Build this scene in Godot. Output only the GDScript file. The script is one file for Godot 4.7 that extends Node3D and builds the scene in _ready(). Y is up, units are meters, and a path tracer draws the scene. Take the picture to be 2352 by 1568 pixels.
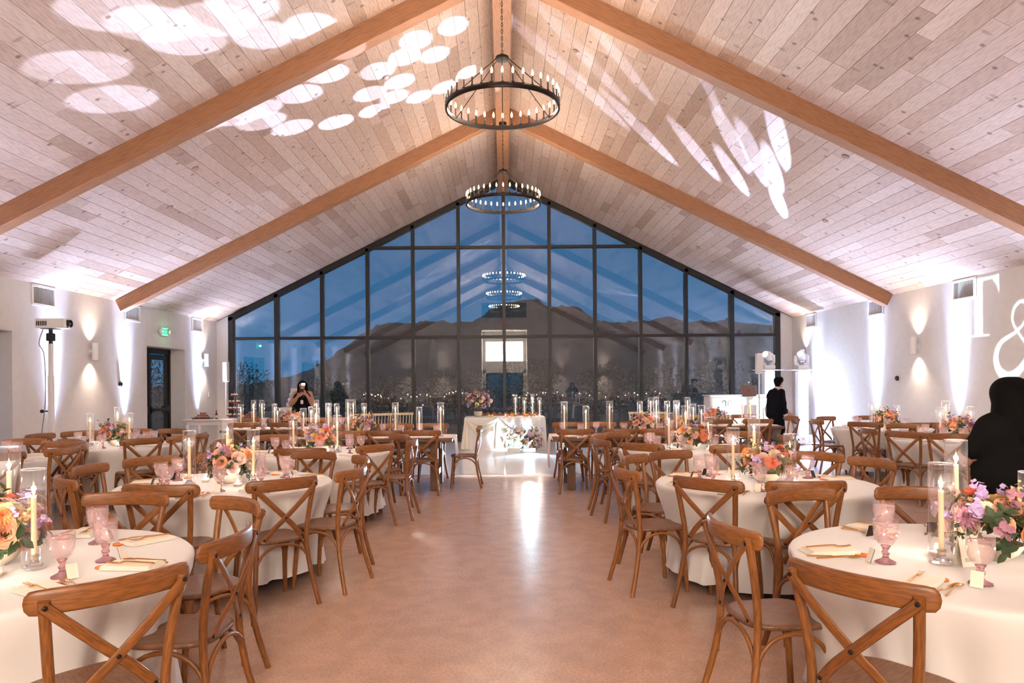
extends Node3D
# A barn-roofed wedding hall at dusk. Camera at the origin of x and z looks down -z; "dep" below is the distance from it, so z = -dep.

const HALF := 7.64          # half the width of the hall
const EAVE := 3.22
const RIDGE := 7.0
const SLOPE := 0.495
const GLASS := 19.0         # distance of the window wall
const BACK := 3.0           # z of the rear wall
const TOP := 0.745          # height of a table top
var M := {}
var names := {}
var proto := {}
var rng := RandomNumberGenerator.new()

# ------------------------------------------------------------------ naming
func numbered(called: String) -> String:
	var n: int = names.get(called, 0)
	names[called] = n + 1
	return called if n == 0 else "%s_%03d" % [called, n]

func tag(o: Node, label := "", category := "", group := "", kind := "") -> Node:
	for p in [["label", label], ["category", category], ["group", group], ["kind", kind]]:
		if p[1] != "":
			o.set_meta(p[0], p[1])
	return o

func thing(called: String, label: String, category: String, at := Vector3.ZERO, turn := 0.0, group := "") -> Node3D:
	var o := Node3D.new()
	o.name = numbered(called)
	add_child(o)
	o.position = at
	o.rotation.y = turn
	tag(o, label, category, group)
	return o

func part(called: String, mesh: Mesh, m: Material, parent: Node, t := Transform3D.IDENTITY) -> MeshInstance3D:
	var o := MeshInstance3D.new()
	o.name = called if parent != self else numbered(called)
	o.mesh = mesh
	o.material_override = m
	o.transform = t
	parent.add_child(o, true)
	return o

func struct(called: String, mesh: Mesh, m: Material) -> MeshInstance3D:
	var o := part(called, mesh, m, self)
	o.set_meta("kind", "structure")
	return o

func copy_of(key: String, label: String, at: Vector3, turn := 0.0, group := "", size := 1.0) -> Node3D:
	# the first time the proto itself is used, afterwards duplicates that share meshes and materials
	var src: Node3D = proto[key]
	var o: Node3D = src
	if src.has_meta("used"):
		o = src.duplicate()
		o.remove_meta("used")
	var base: String = src.get_meta("base")
	o.name = numbered(base)
	add_child(o)
	o.position = at
	o.rotation.y = turn
	if size != 1.0:
		o.scale = Vector3.ONE * size
	o.set_meta("label", label)
	if group != "":
		o.set_meta("group", group)
	src.set_meta("used", true)
	return o

func new_proto(key: String, base: String, category: String) -> Node3D:
	var o := Node3D.new()
	o.set_meta("base", base)
	o.set_meta("category", category)
	proto[key] = o
	return o

# ------------------------------------------------------------------ shapes
class Shape:
	var v := PackedVector3Array()
	var n := PackedVector3Array()
	var uv := PackedVector2Array()
	var col := PackedColorArray()
	var ix := PackedInt32Array()
	var tint := Color.WHITE
	var use_col := false

	func tri(a: Vector3, b: Vector3, c: Vector3, ua := Vector2.ZERO, ub := Vector2.ZERO, uc := Vector2.ZERO) -> void:
		# a, b, c run anticlockwise seen from outside
		var nn := (b - a).cross(c - a).normalized()
		var k := v.size()
		for p in [a, b, c]:
			v.append(p); n.append(nn); col.append(tint)
		uv.append(ua); uv.append(ub); uv.append(uc)
		ix.append_array(PackedInt32Array([k, k + 2, k + 1]))

	func quad(a: Vector3, b: Vector3, c: Vector3, d: Vector3, along := 1) -> void:
		var w := a.distance_to(b)
		var h := a.distance_to(d)
		var nn := (b - a).cross(d - a).normalized()
		var k := v.size()
		for p in [a, b, c, d]:
			v.append(p); n.append(nn); col.append(tint)
		if (w > h) == (along == 1):
			for q in [Vector2(0, 0), Vector2(0, w), Vector2(h, w), Vector2(h, 0)]: uv.append(q)
		else:
			for q in [Vector2(0, 0), Vector2(w, 0), Vector2(w, h), Vector2(0, h)]: uv.append(q)
		ix.append_array(PackedInt32Array([k, k + 2, k + 1, k, k + 3, k + 2]))

	func grid(rows: Array, wrap := false, flip := false) -> void:
		# rows[j][i]; outside is (d/di) x (d/dj)
		var nj := rows.size()
		var ni: int = rows[0].size()
		var k := v.size()
		var lv := 0.0
		for j in nj:
			var row: PackedVector3Array = rows[j]
			if j > 0:
				lv += row[0].distance_to(rows[j - 1][0])
			var lu := 0.0
			for i in ni:
				var i0 := (i - 1 + ni) % ni if wrap else maxi(i - 1, 0)
				var i1 := (i + 1) % ni if wrap else mini(i + 1, ni - 1)
				if wrap and i == ni - 1:
					i1 = 1 if row[0].distance_to(row[ni - 1]) < 1e-6 else 0
				if wrap and i == 0 and row[0].distance_to(row[ni - 1]) < 1e-6:
					i0 = ni - 2
				var du: Vector3 = row[i1] - row[i0]
				var dv: Vector3 = rows[mini(j + 1, nj - 1)][i] - rows[maxi(j - 1, 0)][i]
				if du.length_squared() < 1e-14:
					var r2: PackedVector3Array = rows[j + 1] if j + 1 < nj else rows[j - 1]
					du = r2[i1] - r2[i0]
				var nn := du.cross(dv).normalized()
				if i > 0:
					lu += row[i].distance_to(row[i - 1])
				v.append(row[i]); n.append(-nn if flip else nn); uv.append(Vector2(lu, lv)); col.append(tint)
		for j in nj - 1:
			for i in ni - 1:
				var a := k + j * ni + i
				var b := a + 1
				var c := b + ni
				var d := a + ni
				if flip:
					ix.append_array(PackedInt32Array([a, b, c, a, c, d]))
				else:
					ix.append_array(PackedInt32Array([a, c, b, a, d, c]))

	func lathe(profile: Array, seg := 24, at := Vector3.ZERO, ripple := 0.0, waves := 0) -> void:
		var rows := []
		for p in profile:
			var row := PackedVector3Array()
			for i in seg + 1:
				var a := TAU * i / seg
				var r: float = p.x * (1.0 + ripple * cos(a * waves))
				row.append(at + Vector3(r * cos(a), p.y, -r * sin(a)))
			rows.append(row)
		grid(rows, true)

	func tube(path: Array, r0: float, r1 := -1.0, seg := 8, flat := 1.0, up := Vector3.UP, caps := true) -> void:
		# a round or elliptical bar along path; flat squashes it across "up"
		if r1 < 0.0:
			r1 = r0
		var rows := []
		var np := path.size()
		var last_n := Vector3.ZERO
		for j in np:
			var t: Vector3 = (path[mini(j + 1, np - 1)] - path[maxi(j - 1, 0)]).normalized()
			var nn := last_n - t * last_n.dot(t)      # carried along without twisting
			if j == 0:
				nn = up - t * up.dot(t)
				if nn.length() < 0.1:
					nn = Vector3.RIGHT - t * t.x
			nn = nn.normalized()
			last_n = nn
			var r := lerpf(r0, r1, float(j) / (np - 1))
			var row := PackedVector3Array()
			for i in seg + 1:
				var a := TAU * i / seg
				row.append(path[j] + nn * (r * cos(a)) + t.cross(nn) * (r * flat * sin(a)))
			rows.append(row)
		grid(rows, true)
		if caps:
			for e in [0, np - 1]:
				var row: PackedVector3Array = rows[e]
				for i in seg:
					if e == 0:
						tri(path[e], row[i + 1], row[i])
					else:
						tri(path[e], row[i], row[i + 1])

	func box(c: Vector3, s: Vector3, b := Basis.IDENTITY) -> void:
		var h := s * 0.5
		var p := []
		for z in [-1, 1]:
			for y in [-1, 1]:
				for x in [-1, 1]:
					p.append(c + b * Vector3(x * h.x, y * h.y, z * h.z))
		quad(p[4], p[5], p[7], p[6])
		quad(p[1], p[0], p[2], p[3])
		quad(p[5], p[1], p[3], p[7])
		quad(p[0], p[4], p[6], p[2])
		quad(p[6], p[7], p[3], p[2])
		quad(p[0], p[1], p[5], p[4])

	func soft_box(c: Vector3, s: Vector3, bev := 0.004, b := Basis.IDENTITY) -> void:
		# a box with its edges chamfered
		var h := s * 0.5
		var e := minf(bev, minf(h.x, minf(h.y, h.z)) * 0.9)
		var f := func(x: float, y: float, z: float) -> Vector3: return c + b * Vector3(x, y, z)
		var x := h.x; var y := h.y; var z := h.z
		var xi := x - e; var yi := y - e; var zi := z - e
		quad(f.call(-xi, -yi, z), f.call(xi, -yi, z), f.call(xi, yi, z), f.call(-xi, yi, z))
		quad(f.call(xi, -yi, -z), f.call(-xi, -yi, -z), f.call(-xi, yi, -z), f.call(xi, yi, -z))
		quad(f.call(x, -yi, zi), f.call(x, -yi, -zi), f.call(x, yi, -zi), f.call(x, yi, zi))
		quad(f.call(-x, -yi, -zi), f.call(-x, -yi, zi), f.call(-x, yi, zi), f.call(-x, yi, -zi))
		quad(f.call(-xi, y, zi), f.call(xi, y, zi), f.call(xi, y, -zi), f.call(-xi, y, -zi))
		quad(f.call(-xi, -y, -zi), f.call(xi, -y, -zi), f.call(xi, -y, zi), f.call(-xi, -y, zi))
		for sy in [-1.0, 1.0]:
			for sz in [-1.0, 1.0]:
				var q := [f.call(-xi, sy * yi, sz * z), f.call(xi, sy * yi, sz * z), f.call(xi, sy * y, sz * zi), f.call(-xi, sy * y, sz * zi)]
				if sy * sz < 0: q.reverse()
				quad(q[0], q[1], q[2], q[3])
		for sx in [-1.0, 1.0]:
			for sz in [-1.0, 1.0]:
				var q := [f.call(sx * x, -yi, sz * zi), f.call(sx * x, yi, sz * zi), f.call(sx * xi, yi, sz * z), f.call(sx * xi, -yi, sz * z)]
				if sx * sz < 0: q.reverse()
				quad(q[0], q[1], q[2], q[3])
			for sy in [-1.0, 1.0]:
				var q := [f.call(sx * x, sy * yi, -zi), f.call(sx * xi, sy * y, -zi), f.call(sx * xi, sy * y, zi), f.call(sx * x, sy * yi, zi)]
				if sx * sy < 0: q.reverse()
				quad(q[0], q[1], q[2], q[3])
		for sx in [-1.0, 1.0]:
			for sy in [-1.0, 1.0]:
				for sz in [-1.0, 1.0]:
					var q := [f.call(sx * x, sy * yi, sz * zi), f.call(sx * xi, sy * y, sz * zi), f.call(sx * xi, sy * yi, sz * z)]
					if sx * sy * sz < 0: q.reverse()
					tri(q[0], q[1], q[2])

	func prism(poly: PackedVector2Array, z0: float, z1: float) -> void:
		# an outline in x and y given depth along z (z1 > z0)
		var p := poly
		if Geometry2D.is_polygon_clockwise(p):
			p = p.duplicate()
			p.reverse()
		var t := Geometry2D.triangulate_polygon(p)
		for i in range(0, t.size(), 3):
			var a := p[t[i]]; var b := p[t[i + 1]]; var c := p[t[i + 2]]
			if (b - a).cross(c - a) < 0:
				var q := b; b = c; c = q
			tri(Vector3(a.x, a.y, z1), Vector3(b.x, b.y, z1), Vector3(c.x, c.y, z1), a, b, c)
			tri(Vector3(a.x, a.y, z0), Vector3(c.x, c.y, z0), Vector3(b.x, b.y, z0), a, c, b)
		for i in p.size():
			var a := p[i]; var b := p[(i + 1) % p.size()]
			quad(Vector3(a.x, a.y, z0), Vector3(b.x, b.y, z0), Vector3(b.x, b.y, z1), Vector3(a.x, a.y, z1))

	func ball(c: Vector3, r: Vector3, seg := 10, rings := 6) -> void:
		var rows := []
		for j in rings + 1:
			var row := PackedVector3Array()
			var b := -PI / 2 + PI * j / rings
			for i in seg + 1:
				var a := TAU * i / seg
				row.append(c + Vector3(r.x * cos(b) * cos(a), r.y * sin(b), -r.z * cos(b) * sin(a)))
			rows.append(row)
		grid(rows, true)

	func done(t := Transform3D.IDENTITY) -> ArrayMesh:
		var a := []
		a.resize(Mesh.ARRAY_MAX)
		if t != Transform3D.IDENTITY:
			for i in v.size():
				v[i] = t * v[i]
				n[i] = (t.basis * n[i]).normalized()
		a[Mesh.ARRAY_VERTEX] = v
		a[Mesh.ARRAY_NORMAL] = n
		a[Mesh.ARRAY_TEX_UV] = uv
		if use_col:
			a[Mesh.ARRAY_COLOR] = col
		a[Mesh.ARRAY_INDEX] = ix
		var m := ArrayMesh.new()
		m.add_surface_from_arrays(Mesh.PRIMITIVE_TRIANGLES, a)
		return m

func curve(points: Array, per := 6) -> Array:
	# Catmull-Rom through the points
	var out := []
	for i in points.size() - 1:
		var a: Vector3 = points[maxi(i - 1, 0)]
		var b: Vector3 = points[i]
		var c: Vector3 = points[i + 1]
		var d: Vector3 = points[mini(i + 2, points.size() - 1)]
		for k in per:
			out.append(b.cubic_interpolate(c, a, d, float(k) / per))
	out.append(points[-1])
	return out

func box_mesh(s: Vector3, bev := 0.004, at := Vector3.ZERO) -> ArrayMesh:
	var g := Shape.new()
	if bev > 0.0:
		g.soft_box(at, s, bev)
	else:
		g.box(at, s)
	return g.done()

# ------------------------------------------------------------------ materials
func noise_tex(size: Vector2i, freq: float, colors: Array, at: Array, octaves := 4, seed_ := 1, kind := FastNoiseLite.TYPE_SIMPLEX_SMOOTH, normal := false) -> NoiseTexture2D:
	var f := FastNoiseLite.new()
	f.noise_type = kind
	f.seed = seed_
	f.frequency = freq
	f.fractal_octaves = octaves
	var t := NoiseTexture2D.new()
	t.width = size.x
	t.height = size.y
	t.seamless = true
	t.noise = f
	if normal:
		t.as_normal_map = true
		t.bump_strength = 2.0
	elif colors.size():
		var g := Gradient.new()
		g.offsets = PackedFloat32Array(at)
		g.colors = PackedColorArray(colors)
		t.color_ramp = g
	return t

func mat(key: String, color: Color, rough := 0.6, metal := 0.0) -> StandardMaterial3D:
	var m := StandardMaterial3D.new()
	m.resource_name = key
	m.albedo_color = color
	m.roughness = rough
	m.metallic = metal
	M[key] = m
	return m

func glow(key: String, color: Color, energy: float) -> StandardMaterial3D:
	var m := mat(key, color, 0.6)
	m.emission_enabled = true
	m.emission = color
	m.emission_energy_multiplier = energy
	return m

func clear(key: String, color: Color, alpha: float, rough := 0.03) -> StandardMaterial3D:
	var m := mat(key, Color(color.r, color.g, color.b, alpha), rough)
	m.transparency = BaseMaterial3D.TRANSPARENCY_ALPHA
	m.cull_mode = BaseMaterial3D.CULL_DISABLED
	return m

func g8(x: float) -> Color:
	return Color(x, x, x)

func materials() -> void:
	var grain := noise_tex(Vector2i(512, 512), 0.02, [g8(0.80), g8(0.93), g8(1.0)], [0.25, 0.5, 0.75], 5, 3)
	var pale_grain := noise_tex(Vector2i(512, 512), 0.02, [g8(0.88), g8(0.96), g8(1.0)], [0.25, 0.5, 0.8], 5, 8)
	var knots := noise_tex(Vector2i(512, 512), 0.012, [Color(0.35, 0.24, 0.18), Color(0.35, 0.24, 0.18), Color(1, 1, 1), Color(1, 1, 1)], [0.0, 0.02, 0.05, 1.0], 1, 21, FastNoiseLite.TYPE_CELLULAR)
	var specks := noise_tex(Vector2i(1024, 1024), 0.012, [g8(0.955), g8(0.98), g8(1.0)], [0.3, 0.5, 0.7], 6, 5)
	var linen := noise_tex(Vector2i(256, 256), 0.12, [g8(0.97), g8(1.0)], [0.3, 0.7], 2, 9)
	# chairs and tables
	for k in 3:
		var w := mat("oak_%d" % k, [Color(0.525, 0.32, 0.135), Color(0.50, 0.30, 0.12), Color(0.555, 0.345, 0.15)][k], 0.42)
		w.albedo_texture = grain
		w.uv1_scale = Vector3(9, 1.1, 1)
		w.uv1_offset = Vector3(0.31 * k, 0.17 * k, 0)
	var s := mat("seat_oak", Color(0.50, 0.345, 0.235), 0.36)
	s.albedo_texture = grain
	s.uv1_scale = Vector3(7, 1.0, 1)
	s = mat("dark_oak", Color(0.42, 0.28, 0.18), 0.5)
	s.albedo_texture = grain
	s.uv1_scale = Vector3(6, 0.8, 1)
	s = mat("pale_wood", Color(0.80, 0.72, 0.58), 0.45)
	s.albedo_texture = grain
	s.uv1_scale = Vector3(9, 1.1, 1)
	# roof boards in six tones, beams
	var tones := [Color(0.80, 0.72, 0.665), Color(0.775, 0.69, 0.63), Color(0.82, 0.745, 0.69), Color(0.74, 0.65, 0.585), Color(0.69, 0.595, 0.53), Color(0.785, 0.705, 0.645)]
	for k in 6:
		var w := mat("board_%d" % k, tones[k], 0.5)
		w.albedo_texture = pale_grain
		w.uv1_scale = Vector3(5, 0.45, 1)
		w.uv1_offset = Vector3(0.37 * k, 0.29 * k, 0)
		w.detail_enabled = true
		w.detail_albedo = knots
		w.detail_blend_mode = BaseMaterial3D.BLEND_MODE_MUL
		w.detail_uv_layer = BaseMaterial3D.DETAIL_UV_1
	s = mat("beam_oak", Color(0.63, 0.455, 0.325), 0.5)
	s.albedo_texture = pale_grain
	s.uv1_scale = Vector3(4, 0.35, 1)
	s = mat("roof_deck", Color(0.5, 0.42, 0.35), 0.8)
	# plaster, floor
	s = mat("plaster", Color(0.84, 0.835, 0.83), 0.85)
	s.albedo_texture = noise_tex(Vector2i(512, 512), 0.02, [g8(0.985), g8(1.0)], [0.3, 0.7], 5, 31)
	s.uv1_triplanar = true
	s.uv1_scale = Vector3.ONE * 0.5
	s = mat("floor_concrete", Color(0.78, 0.65, 0.575), 0.24)
	s.albedo_texture = specks
	s.uv1_triplanar = true
	s.uv1_scale = Vector3.ONE * 0.35
	s.roughness_texture = noise_tex(Vector2i(512, 512), 0.015, [g8(0.8), g8(1.0)], [0.3, 0.7], 5, 12)
	s.detail_enabled = true
	s.detail_albedo = noise_tex(Vector2i(512, 512), 0.25, [g8(0.93), g8(1.0)], [0.35, 0.6], 2, 44)
	s.detail_blend_mode = BaseMaterial3D.BLEND_MODE_MUL
	mat("dance_white", Color(0.93, 0.93, 0.93), 0.14)
	mat("white_paint", Color(0.88, 0.87, 0.86), 0.45)
	mat("black_metal", Color(0.045, 0.042, 0.042), 0.45)
	mat("black_plastic", Color(0.03, 0.03, 0.032), 0.4)
	mat("grey_plastic", Color(0.45, 0.44, 0.44), 0.5)
	mat("bronze", Color(0.13, 0.10, 0.085), 0.45, 0.7)
	mat("steel", Color(0.72, 0.72, 0.74), 0.3, 0.9)
	mat("gold", Color(0.86, 0.66, 0.42), 0.25, 1.0)
	mat("bolt_iron", Color(0.12, 0.07, 0.05), 0.5, 0.4)
	mat("duct_dark", Color(0.10, 0.10, 0.11), 0.8)
	# cloths
	s = mat("ivory_cloth", Color(0.86, 0.855, 0.845), 0.9)
	s.albedo_texture = linen
	s.uv1_scale = Vector3(14, 14, 1)
	s.rim_enabled = true
	s.rim = 0.25
	s = mat("runner_cloth", Color(0.88, 0.81, 0.76), 0.95)
	s.albedo_texture = linen
	s.uv1_scale = Vector3(10, 10, 1)
	mat("napkin_cloth", Color(0.92, 0.89, 0.84), 0.92)
	mat("chiffon", Color(0.88, 0.86, 0.80), 0.85)
	mat("paper", Color(0.90, 0.87, 0.80), 0.8)
	mat("tan_velvet", Color(0.55, 0.40, 0.30), 0.9)
	# glass, wax, flames
	clear("window_glass", Color(0.75, 0.85, 0.88), 0.02, 0.0)
	M.window_glass.metallic_specular = 0.5
	clear("clear_glass", Color(0.95, 0.95, 0.97), 0.004, 0.02)
	clear("pink_glass", Color(0.84, 0.66, 0.67), 0.17, 0.05)
	clear("iced_water", Color(0.93, 0.84, 0.84), 0.16, 0.12)
	clear("glass_rim", Color(0.92, 0.92, 0.95), 0.30, 0.05)
	clear("acrylic", Color(0.85, 0.93, 0.96), 0.04, 0.05)
	s = mat("pink_stem", Color(0.93, 0.74, 0.76, 0.12), 0.06)
	s.refraction_enabled = true
	s.refraction_scale = 0.05
	s = mat("wax", Color(0.93, 0.84, 0.70), 0.5)
	s.subsurf_scatter_enabled = true
	s.subsurf_scatter_strength = 0.35
	glow("flame", Color(1.0, 0.74, 0.42), 9.0)
	glow("bulb_glow", Color(1.0, 0.80, 0.56), 7.0)
	glow("sconce_glow", Color(1.0, 0.78, 0.52), 4.0)
	glow("par_glow", Color(0.88, 0.91, 1.0), 4.0)
	glow("head_glow", Color(0.92, 0.95, 1.0), 6.0)
	glow("tube_glow", Color(0.90, 0.94, 1.0), 1.6)
	glow("booth_glow", Color(0.84, 0.94, 0.97), 1.0)
	glow("exit_green", Color(0.45, 0.95, 0.70), 0.8)
	mat("exit_letters", Color(0.05, 0.42, 0.26), 0.6)
	glow("exit_red", Color(0.95, 0.15, 0.10), 0.9)
	glow("warm_window", Color(1.0, 0.86, 0.62), 5.0)
	# flowers
	for f in [["peach", Color(0.97, 0.76, 0.62)], ["orange", Color(0.96, 0.64, 0.40)], ["cream", Color(0.97, 0.90, 0.80)], ["blush", Color(0.95, 0.81, 0.77)], ["coral", Color(0.89, 0.53, 0.42)],
			["lavender", Color(0.78, 0.69, 0.86)], ["mauve", Color(0.68, 0.49, 0.56)], ["yellow", Color(0.96, 0.82, 0.56)], ["white", Color(0.90, 0.88, 0.84)]]:
		var p := mat("petal_" + f[0], f[1], 0.75)
		p.backlight_enabled = true
		p.backlight = f[1] * 0.5
		p.cull_mode = BaseMaterial3D.CULL_DISABLED
	for f in [["leaf", Color(0.17, 0.24, 0.11)], ["leaf_olive", Color(0.36, 0.38, 0.20)], ["leaf_dusty", Color(0.42, 0.38, 0.27)]]:
		var p := mat(f[0], f[1], 0.55)
		p.backlight_enabled = true
		p.backlight = f[1] * 0.4
		p.cull_mode = BaseMaterial3D.CULL_DISABLED
	mat("bowl_stone", Color(0.80, 0.74, 0.66), 0.7)
	mat("orange_peel", Color(0.93, 0.52, 0.12), 0.45)
	mat("lemon_peel", Color(0.93, 0.78, 0.18), 0.45)
	mat("lime_peel", Color(0.42, 0.52, 0.16), 0.45)
	mat("dried_orange", Color(0.86, 0.45, 0.14), 0.6)
	mat("chocolate", Color(0.14, 0.06, 0.05), 0.4)
	# outside
	s = mat("desert_soil", Color(0.11, 0.095, 0.08), 0.95)
	s = mat("mountain_rock", Color(0.42, 0.30, 0.26), 0.95)
	s.vertex_color_use_as_albedo = true
	s = mat("tree_leaf", Color(0.035, 0.045, 0.03), 0.95)
	s.metallic_specular = 0.1
	mat("tree_bark", Color(0.12, 0.09, 0.07), 0.9)
	mat("cactus_green", Color(0.16, 0.20, 0.13), 0.8)
	# people
	s = mat("figure", Color(1, 1, 1), 0.95)
	s.metallic_specular = 0.15
	s.vertex_color_use_as_albedo = true
	s = mat("black_hair", Color(0.03, 0.025, 0.025), 0.7)
	s.metallic_specular = 0.2
	mat("white_shirt", Color(0.85, 0.85, 0.86), 0.8)

# ------------------------------------------------------------------ lights
func omni(at: Vector3, color: Color, energy: float, size := 0.02, parent: Node = self) -> OmniLight3D:
	var l := OmniLight3D.new()
	l.light_color = color
	l.light_energy = energy
	l.light_size = size
	l.omni_range = 40.0
	l.omni_attenuation = 2.0
	l.shadow_enabled = true
	l.name = "glow_light"
	parent.add_child(l, true)
	l.position = at
	return l

func spot(at: Vector3, towards: Vector3, color: Color, energy: float, half: float, blend := 0.6, size := 0.03, parent: Node = self) -> SpotLight3D:
	var l := SpotLight3D.new()
	l.light_color = color
	l.light_energy = energy
	l.light_size = size
	l.spot_range = 40.0
	l.spot_attenuation = 2.0
	l.spot_angle = half
	l.spot_angle_attenuation = blend
	l.shadow_enabled = true
	l.name = "beam_light"
	parent.add_child(l, true)
	var d := (towards - at).normalized()
	l.transform = Transform3D(Basis.looking_at(d, Vector3.UP if absf(d.y) < 0.95 else Vector3.RIGHT), at)
	return l

# ------------------------------------------------------------------ structure
func wall_side(side: float, called: String, openings: Array) -> void:
	# plastered side wall 0.42 thick with recessed door openings [near, far, height]
	var g := Shape.new()
	var x := side * (HALF + 0.21)
	var at := -BACK - 0.3
	for o in openings + [[GLASS + 0.45, GLASS + 0.45, 0.0]]:
		g.box(Vector3(x, 1.63, -(at + o[0]) / 2), Vector3(0.42, 3.40, o[0] - at))
		if o[2] > 0.0:
			g.box(Vector3(x, (o[2] + 3.33) / 2, -(o[0] + o[1]) / 2), Vector3(0.42, 3.33 - o[2], o[1] - o[0]))
		at = o[1]
	struct(called, g.done(), M.plaster)

func shell() -> void:
	var g := Shape.new()
	g.box(Vector3(0, -0.15, (BACK - GLASS) / 2), Vector3(HALF * 2 + 0.84, 0.3, GLASS + BACK + 0.9))
	struct("floor", g.done(), M.floor_concrete)
	wall_side(-1, "wall_left", [[9.30, 11.08, 2.40], [15.26, 17.07, 2.39]])
	wall_side(1, "wall_right", [])
	# piers either side of the window wall
	for s in [-1.0, 1.0]:
		g = Shape.new()
		g.prism(PackedVector2Array([Vector2(s * 7.25, 0), Vector2(s * HALF, 0), Vector2(s * HALF, EAVE), Vector2(s * 7.25, EAVE + 0.19)]), -GLASS - 0.3, -GLASS + 0.04)
		struct("wall_front", g.done(), M.plaster)
	# rear wall with the tall entrance portal
	g = Shape.new()
	for s in [-1.0, 1.0]:
		g.prism(PackedVector2Array([Vector2(s * 1.3, 0), Vector2(s * (HALF + 0.4), 0), Vector2(s * (HALF + 0.4), EAVE), Vector2(s * 1.3, RIDGE - 1.3 * SLOPE)]), BACK, BACK + 0.3)
		g.box(Vector3(s * 1.4, 2.3, BACK + 0.95), Vector3(0.2, 4.6, 1.3))
	g.prism(PackedVector2Array([Vector2(-1.3, 4.6), Vector2(1.3, 4.6), Vector2(1.3, RIDGE - 1.3 * SLOPE), Vector2(0, RIDGE), Vector2(-1.3, RIDGE - 1.3 * SLOPE)]), BACK, BACK + 0.3)
	g.box(Vector3(0, 4.7, BACK + 0.95), Vector3(2.6, 0.2, 1.3))
	g.box(Vector3(0, 4.35, BACK + 1.5), Vector3(2.6, 0.7, 0.2))
	g.box(Vector3(0, 2.50, BACK + 1.5), Vector3(2.6, 0.7, 0.2))
	for s in [-1.0, 1.0]:
		g.box(Vector3(s * 1.2, 2.3, BACK + 1.5), Vector3(0.2, 4.6, 0.2))
	g.box(Vector3(0, -0.15, BACK + 1.2), Vector3(3.0, 0.3, 1.5))
	struct("wall_rear", g.done(), M.plaster)
	# the foyer window above the entrance doors, lit from behind
	var fw := Node3D.new()
	fw.name = "window_2"
	add_child(fw)
	fw.set_meta("kind", "structure")
	g = Shape.new()
	g.box(Vector3(0, 3.43, BACK + 1.62), Vector3(2.2, 1.16, 0.02))
	part("pane", g.done(), M.warm_window, fw)
	var l := AreaLight3D.new()
	l.name = "window_light"
	l.light_color = Color(1.0, 0.92, 0.85)
	l.light_energy = FOYER_E
	l.area_size = Vector2(2.2, 1.16)
	l.area_normalize_energy = true
	l.area_range = 40.0
	l.shadow_enabled = true
	fw.add_child(l, true)
	l.position = Vector3(0, 3.43, BACK + 1.44)
	for i in 5:
		g = Shape.new()
		g.box(Vector3(-0.9 + 0.45 * i, 3.43, BACK + 1.5), Vector3(0.035, 1.16, 0.06))
		part("muntin", g.done(), M.black_metal, fw)
	for i in 3:
		g = Shape.new()
		g.box(Vector3(0, 3.0 + 0.43 * i, BACK + 1.5), Vector3(2.2, 0.035, 0.06))
		part("muntin", g.done(), M.black_metal, fw)
	var dd := Node3D.new()
	dd.name = "door_2"
	add_child(dd)
	dd.set_meta("kind", "structure")
	for s in [-1.0, 1.0]:
		g = Shape.new()
		g.box(Vector3(s * 0.55, 1.08, BACK + 1.5), Vector3(0.9, 1.9, 0.02))
		part("pane", g.done(), M.window_glass, dd)
		g = Shape.new()
		for k in [-1.0, 1.0]:
			g.box(Vector3(s * 0.55 + k * 0.5, 1.08, BACK + 1.5), Vector3(0.1, 2.16, 0.05))
			g.box(Vector3(s * 0.55, 1.08 + k * 1.03, BACK + 1.5), Vector3(0.9, 0.1, 0.05))
		part("door_frame", g.done(), M.black_metal, dd)
	# roof deck
	for s in [-1.0, 1.0]:
		g = Shape.new()
		var xe: float = s * (HALF + 0.42)
		g.prism(PackedVector2Array([Vector2(0, RIDGE + 0.03), Vector2(xe, RIDGE + 0.03 - absf(xe) * SLOPE), Vector2(xe, RIDGE + 0.33 - absf(xe) * SLOPE), Vector2(0, RIDGE + 0.33)]), -GLASS - 0.5, BACK + 0.4)
		var c := struct("ceiling", g.done(), M.roof_deck)
		boards(c, s)
	# rafters and ridge beam
	var ang := atan(SLOPE)
	for d in [14.0, 9.05, 4.1, -0.85]:
		for s in [-1.0, 1.0]:
			g = Shape.new()
			var b := Basis(Vector3.BACK, -s * ang)
			g.soft_box(Vector3(s * 3.86, RIDGE - 3.86 * SLOPE, -d - 0.1) + b * Vector3(0, -0.125, 0), Vector3(8.42, 0.25, 0.20), 0.006, b)
			struct("beam", g.done(), M.beam_oak)
	g = Shape.new()
	g.soft_box(Vector3(0, 6.78, (BACK - GLASS) / 2), Vector3(0.26, 0.44, GLASS + BACK - 0.06), 0.006)
	struct("beam", g.done(), M.beam_oak)
	window_wall()
	glass_door()
	# low white skirting along the side walls
	for s in [-1.0, 1.0]:
		g = Shape.new()
		for r in ([[-BACK, 9.3], [11.08, 15.26], [17.07, GLASS]] if s < 0 else [[-BACK, GLASS]]):
			g.box(Vector3(s * (HALF - 0.008), 0.06, -(r[0] + r[1]) / 2), Vector3(0.016, 0.12, r[1] - r[0]))
		struct("baseboard_left" if s < 0 else "baseboard_right", g.done(), M.white_paint)

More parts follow.
